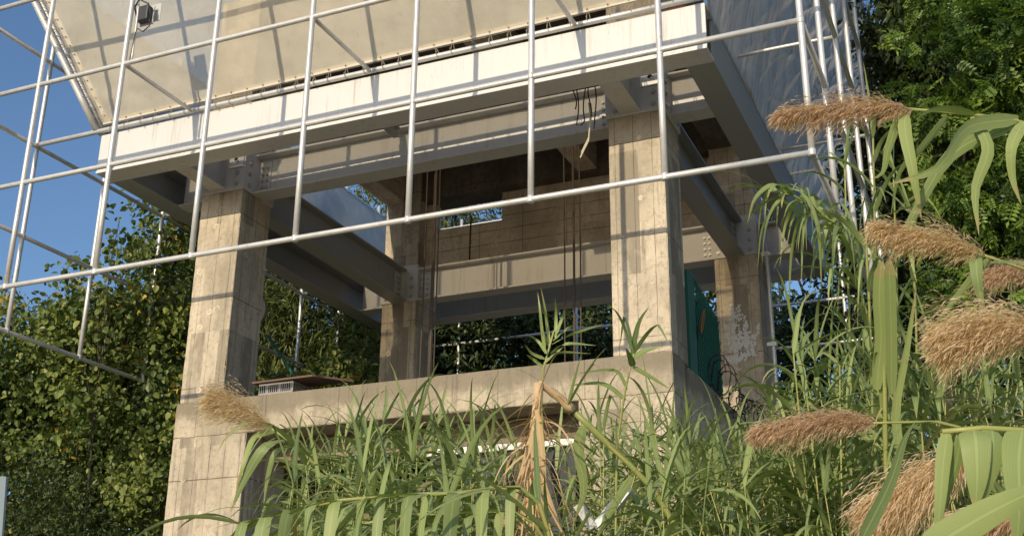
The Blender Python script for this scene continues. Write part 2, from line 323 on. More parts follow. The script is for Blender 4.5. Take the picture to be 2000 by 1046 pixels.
# upper storey
bw = MB()
bw.box(w, 0.88, D+0.30, D+0.52, zt-0.15, 8.86)
bw.box(0.88, 2.24, D+0.30, D+0.52, zt-0.15, 8.32)
bw.box(2.24, L, D+0.30, D+0.52, zt-0.15, 8.86)
bw.build('back_panel_wall', M_WALLC, tower)
cable = MB().tube([(1.62+0.01*math.sin(z*3), D+0.285, z) for z in np.linspace(7.4, 8.5, 9)], 0.014, 6); cable.build('cable', M_DROPE, tower)
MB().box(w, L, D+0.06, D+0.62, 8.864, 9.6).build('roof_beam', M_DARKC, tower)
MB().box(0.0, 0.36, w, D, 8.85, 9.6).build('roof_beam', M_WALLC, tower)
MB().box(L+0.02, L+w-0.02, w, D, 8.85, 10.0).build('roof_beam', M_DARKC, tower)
MB().box(w, L, 0.05, 0.65, 9.25, 10.1).build('roof_beam', M_DARKC, tower)  # unseen front beam, sized to block the sun coming over the tarpaulin
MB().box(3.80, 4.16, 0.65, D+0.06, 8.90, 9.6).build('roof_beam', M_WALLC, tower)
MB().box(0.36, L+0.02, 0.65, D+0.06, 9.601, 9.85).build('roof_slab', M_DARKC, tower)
# white-washed splash shaped like spread fingers on the far right column
hp = MB(); rr = random.Random(3)
def blot(x0, z0, x1, z1, wd, n):
    for i in range(n):
        t = rr.random(); x = x0+(x1-x0)*t+rr.gauss(0, wd); z = z0+(z1-z0)*t+rr.gauss(0, wd); r = rr.uniform(0.008, 0.026)
        if not (L+0.05 < x-r and x+r < L+w-0.02): continue
        k = rr.randint(5, 8); yy = D-0.004-rr.random()*0.002
        ring = [(x+r*rr.uniform(.5, 1.2)*math.cos(2*math.pi*q/k), yy, z+r*1.5*rr.uniform(.5, 1.2)*math.sin(2*math.pi*q/k)) for q in range(k)]
        hp.add(ring, [tuple(range(k))])
for a in ((6.42, 5.30, 6.40, 6.08, .022, 60), (6.50, 5.35, 6.50, 6.05, .025, 60), (6.60, 5.3, 6.62, 5.90, .022, 50), (6.34, 5.4, 6.30, 5.75, .02, 26), (6.70, 5.3, 6.83, 5.72, .012, 36), (6.35, 5.15, 6.70, 5.25, .04, 90), (6.40, 5.35, 6.66, 5.5, .06, 110)): blot(*a)
hp.build('paint_mark', M_WPAINT, tower, label='white paint smeared like a spread hand')

# ------------------------------------------------------------------ steel platform
plat = empty('steel_platform', (L/2, D/2, zb), 'grey steel beam platform bolted round the tower columns with a white front edge', 'steel frame')
FW = 0.32
# front ring: plate facing the photographer with a lip
m = MB().box(-BL, XR, -A, -A+0.03, zb+0.03, zt).box(-BL, XR, -A-0.012, -A+FW, zb, zb+0.03).box(-BL, XR, -A+0.03, -A+FW, zt-0.03, zt)
m.build('edge_beam', M_FASCIA, plat, bevel=0.004, label='white front edge beam')
def ring_y(xo, sgn, y0, y1, mm):
    m = MB(); xi = xo - sgn*FW
    for lo, hi in ((zb, zb+0.03), (zt-0.03, zt)): m.box(min(xo, xi), max(xo, xi), y0, y1, lo+0.001, hi-0.001)
    m.box(min(xo, xo-sgn*0.03), max(xo, xo-sgn*0.03), y0, y1, zb+0.03, zt-0.03)
    return m.build('edge_beam', mm, plat)
ring_y(XR-0.004, 1, -A+FW+0.004, YB, M_STEELD); ring_y(-BL+0.004, -1, -A+FW+0.004, YB, M_STEELD)
m = MB().box(-BL+FW+0.01, XR-FW-0.01, YB-0.03, YB, zb+0.03, zt-0.03).box(-BL+FW+0.01, XR-FW-0.01, YB-FW, YB, zb, zb+0.03).box(-BL+FW+0.01, XR-FW-0.01, YB-FW, YB, zt-0.03, zt)
m.build('edge_beam', M_STEEL, plat)
JT = 0.025; zj0, zj1 = zJ, zt+0.07
bolt_me = None
def bolt(parent, p, axis, r=0.026, h=0.03):
    d = np.array({'x': (1, 0, 0), 'X': (-1, 0, 0), 'y': (0, 1, 0), 'Y': (0, -1, 0)}[axis], float); p = np.array(p)
    return MB().tube([p, p+d*0.008, p+d*0.0081, p+d*h], [r*1.45, r*1.45, r, r], 8).build('bolt', M_BOLT, parent)
for cx in (0, L):
    for cy in (0, D):
        j = MB()
        j.box(cx-JT, cx+w+JT, cy-JT, cy-0.001, zj0, zj1).box(cx-JT, cx+w+JT, cy+w+0.001, cy+w+JT, zj0, zj1)
        j.box(cx-JT, cx-0.001, cy-0.001, cy+w+0.001, zj0, zj1).box(cx+w+0.001, cx+w+JT, cy-0.001, cy+w+0.001, zj0, zj1)
        jo = j.build('column_jacket', M_STEEL, plat, bevel=0.004)
        for z in (zj0+0.09, zj0+0.26, zj0+0.43):
            for dx in ((0.10, 0.60) if cy == 0 else (0.08, 0.60)): bolt(jo, (cx+dx, cy-JT, z), 'Y')
            for dy in (0.10, 0.60): bolt(jo, (cx+w+JT, cy+dy, z), 'x')
        if cy == 0:   # pale square plate with a hole near the top
            pl = MB().box(cx+0.44, cx+0.70, cy-JT-0.02, cy-JT-0.001, 7.22, 7.455).build('cover_plate', M_WSTEEL, jo)
            MB().tube([(cx+0.57, cy-JT-0.0205, 7.345), (cx+0.57, cy-JT-0.024, 7.345)], 0.03, 10).build('bolt_hole', M_HOLE, jo)
        # cantilever brackets out to the ring
        yo = -A+FW if cy == 0 else YB-FW
        xb = cx+0.30
        if cy == 0: ibeam('y', yo, cy-JT, xb, zb+0.004, zt-0.004, 0.26, 0.025, 0.025).build('bracket', M_STEEL, plat)
        else: ibeam('y', cy+w+JT, yo, xb, zb+0.004, zt-0.004, 0.26, 0.025, 0.025).build('bracket', M_STEEL, plat)
        if cx == 0: ibeam('x', -BL+FW, cx-JT, cy+0.35, zb+0.004, zt-0.004, 0.28, 0.025, 0.025).build('bracket', M_STEEL, plat)
        else: ibeam('x', cx+w+JT, XR-FW, cy+0.35, zb+0.004, zt-0.004, 0.28, 0.025, 0.025).build('bracket', M_STEEL, plat)
def main_beam(axis, a0, a1, c, mm):
    o = ibeam(axis, a0, a1, c, zb-0.02, zt, 0.30, 0.03, 0.025).build('main_beam', mm, plat)
    for e, sg in ((a0, 1), (a1, -1)):      # splice plates with two columns of bolts
        lo, hi = (e, e+0.20) if sg > 0 else (e-0.20, e)
        for side in (-1, 1):
            f0 = c+side*0.0127; f1 = c+side*0.028
            if axis == 'x': MB().box(lo, hi, min(f0, f1), max(f0, f1), zb+0.06, zt-0.08).build('splice_plate', M_STEEL, o)
            else: MB().box(min(f0, f1), max(f0, f1), lo, hi, zb+0.06, zt-0.08).build('splice_plate', M_STEEL, o)
        for z in (zb+0.11, zb+0.21, zb+0.31, zb+0.41):
            for q in (0.06, 0.14):
                p = e+sg*q
                if axis == 'x': bolt(o, (p, c-0.028, z), 'Y', 0.02)
                else: bolt(o, (c+0.028, p, z), 'x', 0.02)
    return o
main_beam('x', w+JT, L-JT, 0.35, M_STEEL); main_beam('x', w+JT, L-JT, D+0.13, M_STEEL)
main_beam('y', w+JT, D-JT, 0.35, M_STEELD); main_beam('y', w+JT, D-JT, L+0.35, M_STEELD)
# small joist over the front bay
ibeam('y', -A+FW, 0.2, 3.05, zt-0.17, zt-0.03, 0.10, 0.015, 0.012).build('joist', M_STEELD, plat)

# ------------------------------------------------------------------ pipe scaffold
scaf = empty('pipe_scaffold', (RX, -CF, GZ), 'cage of welded galvanised pipes standing off the tower on every side', 'scaffold')
PR = 0.033
def pipe(name, p, q, r=PR, mm=None, par=None, n=14):
    p = np.array(p, float); q = np.array(q, float); k = 7
    bow = RNG.normal(0, 0.004, 3)
    pts = [p+(q-p)*i/(k-1)+bow*math.sin(math.pi*i/(k-1)) for i in range(k)]
    m = MB().tube(pts, r, n)
    if name == 'post':
        for h in HS:
            if q[2] > h >= p[2]-0.01: m.tube([(p[0], p[1], h-0.034), (p[0], p[1], h-0.026), (p[0], p[1], h+0.026), (p[0], p[1], h+0.034)], [r*1.02, r*1.14, r*1.16, r*1.02], n)
    return m.build(name, mm or M_PIPE, par or scaf, smooth=True)
NX, NY = 8, 9; XS = [RX-i*SP for i in range(NX+1)]; YS = [-CF+i*SP for i in range(NY+1)]; XL = XS[-1]; YE = YS[-1]
ZTOP = 10.5
for x in XS:
    pipe('post', (x, -CF, HS[0]), (x, -CF, ZTOP)); 
for y in YS[1:]:
    pipe('post', (XL, y, HS[0]), (XL, y, ZTOP)); pipe('post', (RX, y, HS[0]), (RX, y, ZTOP))
for x in XS[1:-1:2]: pipe('post', (x, YE, HS[0]-0.6), (x, YE, ZTOP))
for h in HS:
    o = 0.0
    pipe('rail', (XL, -CF, h), (RX, -CF, h), 0.031); pipe('rail', (XL, -CF, h), (XL, YE, h), 0.031); pipe('rail', (RX, -CF, h), (RX, YE, h), 0.031)
    if h > 7: pipe('rail', (XL, YE, h), (RX, YE, h), 0.031)
PX = -A-0.045; H2 = HS[2]
pipe('rail', (XL, PX, H2), (XR+0.1, PX, H2), 0.034)                  # along the top of the white edge
pipe('rail', (-BL-0.045, -A, H2), (-BL-0.045, YB, H2), 0.034)
for x in XS[0::2]: 
    if x < XR: pipe('strut', (x, -CF, H2), (x, PX, H2), 0.027)
for y in (YS[2], YS[4], YS[6]): pipe('strut', (RX, y, H2), (XR+0.02, y, H2), 0.024)
for y in YS[2:8]: pipe('strut', (XL, y, H2), (-BL-0.045, y, H2), 0.024)
pipe('rail', (RX, 4.39, HS[0]), (RX+0.01, YE, HS[0]-0.02), 0.028)

# ------------------------------------------------------------------ tarpaulins (three, flaring up from the platform edge to the cage)
ZT0, ZT1 = 7.60, 10.30
def tarp(name, mm, p00, p10, p01, p11, label, nu, nv, wrinkle):
    p00, p10, p01, p11 = (np.array(p, float) for p in (p00, p10, p01, p11))
    nrm = np.cross(p10-p00, p01-p00); nrm /= np.linalg.norm(nrm); vs = []; fs = []
    base = (p00+p10)/2
    for j in range(nv+1):
        for i in range(nu+1):
            u, v = i/nu, j/nv
            p = (p00*(1-u)+p10*u)*(1-v)+(p01*(1-u)+p11*u)*v
            vs.append(tuple(p+nrm*wrinkle(u, v)-base))
    for j in range(nv):
        for i in range(nu): k = j*(nu+1)+i; fs.append((k, k+1, k+nu+2, k+nu+1))
    e = empty(name, tuple(base), label, 'tarpaulin')
    me = bpy.data.meshes.new('sheet'); me.from_pydata(vs, [], fs); me.polygons.foreach_set('use_smooth', [True]*len(fs)); o = link('sheet', me, mm, e)
    md = o.modifiers.new('thick', 'SOLIDIFY'); md.thickness = 0.002; md.offset = 0
    return e
edge = lambda u, v: math.sin(math.pi*min(max(u, 0), 1))*math.sin(math.pi*min(max(v, 0), 1))
fy0, fy1 = -A-0.05, -CF+0.10
TF = tarp('front_tarpaulin', M_TARPF, (-BL+0.06, fy0, ZT0+0.01), (XR-0.02, fy0, ZT0+0.07), (XL+0.22, fy1, ZT1), (RX-0.1, fy1, ZT1), 'cream tarpaulin with pipe shadows sloping out above the white edge beam', 120, 50,
          lambda u, v: 0.007*edge(u, v)*math.sin(u*34+v*6) - 0.06*edge(u, v) + 0.03*min(v*6, 1)*math.exp(-v*7)*math.exp(-u*6)*math.sin(u*60+v*50))
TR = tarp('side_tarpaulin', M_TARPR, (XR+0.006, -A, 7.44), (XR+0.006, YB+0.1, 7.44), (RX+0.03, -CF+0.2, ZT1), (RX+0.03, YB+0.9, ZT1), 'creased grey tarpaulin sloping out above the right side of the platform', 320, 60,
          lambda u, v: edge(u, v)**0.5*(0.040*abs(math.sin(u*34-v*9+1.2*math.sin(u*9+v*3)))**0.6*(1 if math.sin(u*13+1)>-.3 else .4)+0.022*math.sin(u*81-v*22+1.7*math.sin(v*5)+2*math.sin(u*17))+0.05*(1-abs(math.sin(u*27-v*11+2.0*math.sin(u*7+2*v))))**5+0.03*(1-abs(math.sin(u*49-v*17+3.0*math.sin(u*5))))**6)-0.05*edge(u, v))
TL = tarp('inner_tarpaulin', M_TARPL, (-BL-0.05, YB+0.9, ZT0-0.02), (-BL-0.05, -A, ZT0-0.02), (XL+0.02, YB+2.1, ZT1), (XL+0.02, -CF+0.2, ZT1), 'blue grey tarpaulin behind the left platform beams, seen from inside', 80, 40,
          lambda u, v: edge(u, v)*0.02*math.sin(u*40+v*9)-0.04*edge(u, v))
def hem(parent, a, b, n_rope, drop, mm=M_HEM, wd=0.07, out=(0, -1, 0), ropes=True):
    """folded hem along a-b plus rope lashings to a pipe lying 'drop' away"""
    a = np.array(a, float); b = np.array(b, float); drop = np.array(drop, float); out = np.array(out, float)*0.012
    q = drop/np.linalg.norm(drop)*wd
    MB().add([a+out, b+out, b-q+out, a-q+out, a+out*.4, b+out*.4, b-q+out*.4, a-q+out*.4], [(0, 1, 2, 3), (7, 6, 5, 4), (0, 4, 5, 1), (2, 6, 7, 3), (1, 5, 6, 2), (0, 3, 7, 4)]).build('hem', mm, parent)
    if not ropes: return
    tdir = (b-a)/np.linalg.norm(b-a)
    for i in range(n_rope):
        t = (i+0.6)/n_rope; p = a+(b-a)*t; e = p-q*0.55+out*1.6; r_ = 0.045; c = p+drop; pts = []
        sl = tdir*random.uniform(-0.03, 0.03)
        pts.append(e)
        nd = drop/np.linalg.norm(drop); o2 = out/np.linalg.norm(out)
        for k in range(9):
            th = -0.6+k/8*5.0; pts.append(c+sl+r_*(-nd*math.cos(th)+o2*math.sin(th))+tdir*0.006*k)
        pts.append(e+tdir*0.01)
        MB().tube(pts, 0.0048, 5).build('lashing', M_LASH, parent)
        MB().tube([e, e+out*0.8], 0.0075, 8).build('eyelet', M_LASH, parent)
hem(TF, (-BL+0.06, fy0-0.006, ZT0+0.02), (XR-0.02, fy0-0.006, ZT0+0.08), 34, (0, 0.0, -0.10))
hem(TF, (-BL+0.10, fy0-0.012, ZT0+0.06), (XL+0.26, fy1-0.012, ZT1), 22, (-0.11, -0.02, 0.0))
hem(TR, (RX+0.03, -CF+0.2, ZT1), (RX+0.03, YB+0.9, ZT1), 30, (0.05, 0, 0.07), M_TARPR, 0.05, (1, 0, 0))
hem(TL, (XL+0.02, -CF+0.2, ZT1-0.02), (XL+0.02, YB+2.1, ZT1-0.02), 24, (-0.02, 0, 0.07), M_TARPL, 0.05, (1, 0, -0.3))
pipe('corner_pipe', (-BL-0.06, PX, H2+0.03), (XL+0.05, -CF+0.07, HS[4]), 0.05)
pipe('corner_pipe', (-BL-0.02, PX+0.10, H2+0.03), (XL+0.12, -CF+0.17, HS[4]), 0.04)

# ------------------------------------------------------------------ small things on the structure
fl = empty('floodlight', (0.70, -CF+0.05, 8.22), 'small black floodlight clamped to the scaffold pipe in front of the cream tarpaulin', 'floodlight')
MB().box(0.68, 0.86, -CF+0.05, -CF+0.15, 8.18, 8.40).build('housing', M_DARK, fl, bevel=0.02)
MB().box(0.665, 0.875, -CF+0.15, -CF+0.17, 8.16, 8.43).build('front_rim', M_GREYP, fl, bevel=0.006)
MB().box(0.74, 0.92, -CF+0.22, -CF+0.235, 8.24, 8.50).build('reflector_plate', M_GREYP, fl, bevel=0.02)
MB().tube([(0.66, -CF+0.10, 8.25), (0.66, -CF+0.03, 8.38), (0.75, -CF, 8.46), (0.88, -CF+0.03, 8.38), (0.88, -CF+0.10, 8.25)], 0.012, 6).build('bracket', M_DARK, fl)
MB().tube([(0.86, -CF+0.1, 8.2), (0.90, -CF+0.08, 8.08), (0.82, -CF+0.06, 8.0), (0.74, -CF+0.05, 8.06), (0.72, -CF+0.04, 8.0), (0.69, -CF+0.04, 7.6)], 0.009, 6).build('cable', M_DARK, fl)
pipe('pole', (0.71, -CF+0.05, 7.55), (0.70, -CF+0.05, 8.5), 0.014, M_PIPE, fl, 8)
tag(MB().box(7.28, 7.50, -A-0.02, -A+0.08, zt+0.001, zt+0.06).build('brick', M_BRICK, None, (7.4, -A, zt), bevel=0.008), 'broken red brick lying on top of the white edge beam', 'brick')
# ropes
def hangrope(name, top, length, r, mm, label, loops):
    e = empty(name, top, label, 'rope')
    for (dx, ln, back) in loops:
        x, y, z = top; pts = []
        for k in range(15):
            t = k/14; pts.append((x+dx+0.02*math.sin(t*5+dx*30)+(-0.10*max(0, t-0.72)/0.28 if back == 2 else 0), y+0.01*math.cos(t*7), z-ln*t))
        if back == 1: pts += [(x+dx+0.05, y, z-ln-0.02), (x+dx+0.09, y, z-ln+0.03)] + [(x+dx+0.09-0.02*math.sin(t*4), y+0.02, z-ln+0.03+(ln-0.03)*t) for t in np.linspace(0.1, 1, 8)]
        MB().tube(pts, r, 6).build('strand', mm, e)
    return e
hangrope('black_rope', (5.92, -0.35, 7.22), 0.7, 0.008, M_DROPE, 'black rope loops hanging from the platform left of the right front column', [(-0.03, 0.52, 1), (0.13, 0.45, 0), (0.20, 0.62, 0), (-0.06, 0.30, 0)])
hangrope('frayed_rope', (6.03, -0.33, 6.98), 0.8, 0.010, M_ROPE, 'pale frayed rope end hanging below the black rope loops', [(0.0, 0.72, 2), (0.012, 0.66, 2)])
# vertical rods through the open storey
for i, (x, y) in enumerate(((2.04, 3.0), (2.18, 3.05), (2.30, 2.95), (4.42, 3.0), (4.55, 3.05), (4.69, 2.95), (2.10, 3.15))):
    o = MB().tube([(x, y, 3.62), (x+0.01, y, 6.5), (x, y, 9.6)], 0.012 if i not in (1, 4) else 0.019, 8).build('steel_rod', M_ROD, None, (x, y, 3.62), smooth=True)
    left = i < 3 or i == 6
    tag(o, ('thin rusty rod standing beside the far left column inside the open storey' if left else 'thin rusty rod standing in front of the far steel beam near the right front column'), 'rod', 'rods by the far left column' if left else 'rods by the right front column')
# crate and board
cr = empty('plastic_crate', (1.45, 0.10, zP), 'grey slatted plastic crate on the concrete ledge under a dark board', 'crate')
x0, x1, y0, y1, z0, z1 = 1.27, 1.80, 0.0, 0.36, zP+0.002, zP+0.155
body = MB()
for z in (z0, z1-0.025): body.box(x0, x1, y0, y0+0.015, z, z+0.025).box(x0, x1, y1-0.015, y1, z, z+0.025).box(x0, x0+0.015, y0+0.016, y1-0.016, z, z+0.025).box(x1-0.015, x1, y0+0.016, y1-0.016, z, z+0.025)
n = 17
for i in range(n):
    x = x0+0.002+(x1-x0-0.018)*i/(n-1)
    if i % 6 == 4: body.box(x-0.012, x+0.018, y0+0.002, y0+0.012, z0+0.0255, z1-0.0255)
    else: body.box(x, x+0.012, y0+0.003, y0+0.012, z0+0.0255, z1-0.0255)
for i in range(9):
    y = y0+0.02+(y1-y0-0.05)*i/8; body.box(x1-0.012, x1-0.003, y, y+0.012, z0+0.0255, z1-0.0255)
body.build('slatted_side', M_CRATE, cr); MB().box(x0+0.02, x1-0.02, y0+0.02, y1-0.02, z0, z0+0.01).build('bottom', M_CRATE, cr)
tag(MB().add([(1.18, -0.04, z1+0.004), (2.12, -0.06, z1+0.008), (2.45, 0.42, z1+0.02), (1.24, 0.44, z1+0.03), (1.18, -0.04, z1+0.03), (2.12, -0.06, z1+0.032), (2.45, 0.42, z1+0.045), (1.24, 0.44, z1+0.055)], [(3, 2, 1, 0), (4, 5, 6, 7), (0, 1, 5, 4), (1, 2, 6, 5), (2, 3, 7, 6), (3, 0, 4, 7)]).build('wooden_board', M_BOARD, None, (1.6, 0.2, z1)), 'dark wooden board lying across the top of the grey crate', 'board')
# domed disc fixed beyond the left column
ds = empty('round_dish', (0.23, 1.02, 5.42), 'round pale domed dish showing its edge from behind the left front column', 'dish')
m = MB(); n = 28; rings = []
for k, (rad, out) in enumerate(((0.30, 0.0), (0.295, 0.06), (0.26, 0.11), (0.19, 0.145), (0.10, 0.165), (0.012, 0.17))):
    rings.append([(0.23+rad*math.cos(2*math.pi*i/n), 1.02-out, 5.42+rad*math.sin(2*math.pi*i/n)) for i in range(n)])
m.add([p for r_ in rings for p in r_], [(k*n+i, k*n+(i+1) % n, (k+1)*n+(i+1) % n, (k+1)*n+i) for k in range(5) for i in range(n)])
m.build('bowl', mat('dish_paint', (0.62, 0.57, 0.50), 0.5), ds, smooth=True)
MB().tube([(0.23+0.30*math.cos(a), 1.025, 5.42+0.30*math.sin(a)) for a in np.linspace(0, 2*math.pi, 29)], 0.012, 6).build('rim', mat('rusty_rim', (0.25, 0.15, 0.09), 0.8), ds)
# standing pipe with clamps next to the far right column
sp = empty('clamped_pipe', (7.07, 5.0, 3.0), 'thin bright pipe with clamps standing beside the far right column', 'pipe')
pipe('tube', (7.07, 5.0, GZ), (7.07, 5.0, 7.6), 0.030, M_PIPE, sp)
for z in (5.27, 6.75): MB().box(6.98, 7.13, 4.955, 5.045, z-0.035, z+0.035).build('clamp', M_PIPE, sp, bevel=0.008)
pipe('crossbar', (7.07, 5.06, 5.22), (8.95, 5.06, 5.22), 0.022, M_PIPE, sp)
# green fence panel between the right columns
gf = empty('green_fence_panel', (6.75, 1.9, zP), 'green mesh fence panel standing on the right ledge between the columns', 'fence')
MB().box(6.70, 6.80, 1.16, 1.42, zP-0.01, 5.22).build('post', M_GREEN, gf, bevel=0.02)
m = MB(); p0, p1, q0, q1 = (6.75, 1.42, zP+.05), (6.75, 2.74, zP+.05), (6.75, 1.42, 5.22), (6.75, 2.74, 4.98)
m.tube([q0, q1], 0.022, 8).tube([p1, q1], 0.022, 8).tube([p0, p1], 0.018, 8); m.build('frame', M_GREEN, gf)
m = MB()
for i in range(30):
    t = (i-8)/15.0
    for sgn in (1, -1):
        pts = []
        for k in range(9):
            v = k/8; y = 1.42+(t+sgn*v*0.7)*1.32+(0 if sgn > 0 else 0.0)
            if 1.42 <= y <= 2.74: pts.append((6.79+0.002*sgn, y, zP+0.05+v*(1.35-0.24*(y-1.42)/1.32)))
        if len(pts) > 1: m.tube(pts, 0.008, 4, False)
m.build('wire_mesh', M_GREEN, gf)
MB().box(6.735, 6.742, 1.45, 2.72, zP+0.05, 4.97).build('cloth', M_GCLOTH, gf)
# barbed wire
bwire = empty('barbed_wire', (7.0, 2.5, 3.9), 'dark coil of barbed wire sprawling off the right ledge below the green fence', 'barbed wire')
pts = []; barbs = MB(); rr = random.Random(5)
for k in range(330):
    t = k/329; a = t*2*math.pi*13; yy = 1.75+t*2.7; R0 = 0.20+0.08*math.sin(t*9); zc = 3.88+0.30*max(0, 0.35-t)+0.05*math.sin(t*14)
    pts.append((6.93+R0*0.55*math.cos(a)+0.02*rr.random(), yy+0.16*math.sin(a*0.5), zc+R0*math.sin(a)+0.02*rr.random()))
barbs.tube(pts, 0.0075, 5)
for p in pts[::4]:
    for _ in range(2):
        d = np.array([rr.gauss(0, 1) for _ in range(3)]); d = d/np.linalg.norm(d)*0.028; barbs.tube([np.array(p)-d, np.array(p)+d], 0.005, 4)
barbs.build('coil', M_WIRE, bwire)
ow = MB().tube([(6.86+0.03*math.sin(a*1.0), 1.50+0.035*math.cos(a)+0.010*a/6, 4.62+0.15*math.sin(a)) for a in np.linspace(0, 19, 70)], 0.007, 5).build('wire_ring', M_ORANGE, None, (6.9, 1.55, 4.3))
tag(ow, 'orange rusty wire ring hanging on the green fence', 'wire')
# steel hopper in the lower opening
hp_ = empty('steel_hopper', (4.6, 0.5, 2.0), 'blue grey steel hopper with a bolted white flange in the lower opening', 'hopper')
fb = MB().box(3.55, 5.52, 0.44, 0.50, 2.935, 3.015).build('flange', M_WSTEEL, hp_)
for x in np.arange(3.75, 5.5, 0.215): bolt(fb, (x, 0.44, 2.975), 'Y', 0.013, 0.018)
MB().add([(3.6, 0.55, 2.93), (5.5, 0.55, 2.93), (5.25, 1.1, 1.2), (3.9, 1.1, 1.2), (3.6, 0.58, 2.93), (5.5, 0.58, 2.93), (5.25, 1.13, 1.2), (3.9, 1.13, 1.2)], [(0, 1, 2, 3), (4, 7, 6, 5), (0, 4, 5, 1), (1, 5, 6, 2), (2, 6, 7, 3), (3, 7, 4, 0)]).build('plate', M_PANEL, hp_)
for x in (3.95, 4.62, 5.2):
    MB().add([(x, 0.54, 2.93), (x+0.03, 0.54, 2.93), (x+0.03, 0.92, 1.75), (x, 0.92, 1.75), (x, 0.37, 2.65), (x+0.03, 0.37, 2.65)], [(0, 1, 2, 3), (0, 4, 5, 1), (4, 3, 2, 5), (0, 3, 4), (1, 5, 2)]).build('rib', M_PANEL, hp_)
MB().box(1.2, 3.4, 2.2, 2.25, GZ, 2.9).build('side_panel', M_PANEL, hp_)
vb = empty('bent_steel_angle', tuple(at(1160, 1035, 5.0)), 'white bent steel bar forming a V among the reeds below the right pier', 'steel bar')
for a, b in ((at(1127, 985, 5.0), at(1158, 1030, 5.0)), (at(1163, 1030, 5.0), at(1226, 950, 5.05))):
    a = np.array(a); b = np.array(b); d = (b-a)/np.linalg.norm(b-a); nn = np.cross(d, (0, 1, 0))*0.022
    MB().add([a-nn, b-nn, b+nn, a+nn, a-nn+(0, .04, 0), b-nn+(0, .04, 0), b+nn+(0, .04, 0), a+nn+(0, .04, 0)], [(0, 1, 2, 3), (7, 6, 5, 4), (0, 4, 5, 1), (1, 5, 6, 2), (2, 6, 7, 3), (3, 7, 4, 0)]).build('arm', M_WSTEEL, vb)
# green pipe behind the crate, sign at the left edge
tag(MB().tube([at(522, 655, 17.5), at(548, 692, 17.3), at(575, 735, 17.0)], 0.022, 8).build('green_pipe', M_GREEN, None, tuple(at(565, 725, 15.6)), smooth=True), 'slanting green pipe among the leaves behind the grey crate', 'pipe')
a, b = at(-60, 925, 9.0), at(12, 930, 9.0); c, e = at(-4, 1150, 9.0), at(-70, 1150, 9.0)
sg = empty('metal_sign', tuple(c), 'pale metal sign plate at the left edge of the picture, seen partly', 'sign')
yy = np.array((0, 0.02, 0)); MB().add([a, b, c, e, a+yy, b+yy, c+yy, e+yy], [(0, 1, 2, 3), (7, 6, 5, 4), (0, 4, 5, 1), (1, 5, 6, 2), (2, 6, 7, 3), (3, 7, 4, 0)]).build('plate', M_SIGN, sg)
q = at(-40, 1100, 9.03); MB().tube([(q[0], q[1]+0.06, GZ), (q[0], q[1]+0.06, q[2]+0.4)], 0.03, 8).build('pole', M_PIPE, sg)

# ------------------------------------------------------------------ vegetation helpers
class Strips:
    """quads with a tint per face and a cross coordinate u per vertex"""
    def __init__(s): s.v = []; s.f = []; s.t = []; s.u = []; s.w = []; s.n = 0
    def leaf(s, pts, wd, side, tint, fold=0.18, prof=None):
        pts = np.asarray(pts, float); n = len(pts); ts = np.linspace(0, 1, n)
        ww = wd*0.5*(prof(ts) if prof else np.clip(np.minimum((ts*5+0.45), 1)*(1-ts**2.2)**0.9, 0.02, 1))
        tan = np.gradient(pts, axis=0); tan /= np.linalg.norm(tan, axis=1)[:, None]+1e-9
        sd = np.asarray(side, float); sd = np.broadcast_to(sd, pts.shape); sd = sd - tan*np.sum(sd*tan, 1)[:, None]; sd = sd/(np.linalg.norm(sd, axis=1)[:, None]+1e-9)
        nr = np.cross(sd, tan)
        for k, (o, h) in enumerate(((-1, 0), (0, -1), (1, 0))):
            s.v.append(pts + sd*(o*ww)[:, None] + nr*(h*fold*ww)[:, None]); s.u.append(np.full(n, float(o))); s.w.append(ts)
        b = s.n
        for k in (0, 1):
            i = np.arange(n-1); s.f.append(np.stack([b+k*n+i, b+(k+1)*n+i, b+(k+1)*n+i+1, b+k*n+i+1], 1))
        s.t.append(np.full(2*(n-1), tint)); s.n += 3*n
    def build(s, name, m, parent, label=None):
        o0 = np.array(wloc(parent)); v = np.concatenate(s.v)-o0; f = np.concatenate(s.f); return quadmesh(name, v, f, np.concatenate(s.t), m, parent, np.concatenate(s.u), label, w=np.concatenate(s.w))
def quadmesh(name, v, f, tint, m, parent, u=None, label=None, smooth=True, w=None):
    me = bpy.data.meshes.new(name); me.vertices.add(len(v)); me.vertices.foreach_set('co', np.ascontiguousarray(v, np.float32).ravel())
    me.loops.add(f.size); me.loops.foreach_set('vertex_index', np.ascontiguousarray(f, np.int32).ravel()); me.polygons.add(len(f))
    me.polygons.foreach_set('loop_start', np.arange(0, f.size, 4, dtype=np.int32)); me.polygons.foreach_set('loop_total', np.full(len(f), 4, np.int32))
    me.update(calc_edges=True); me.polygons.foreach_set('use_smooth', np.full(len(f), smooth))
    a = me.attributes.new('tint', 'FLOAT', 'FACE'); a.data.foreach_set('value', np.ascontiguousarray(tint, np.float32))
    if u is not None: a = me.attributes.new('u', 'FLOAT', 'POINT'); a.data.foreach_set('value', np.ascontiguousarray(u, np.float32))
    if w is not None: a = me.attributes.new('v', 'FLOAT', 'POINT'); a.data.foreach_set('value', np.ascontiguousarray(w, np.float32))
    o = link(name, me, m, parent)
    if label: o['label'] = label
    return o
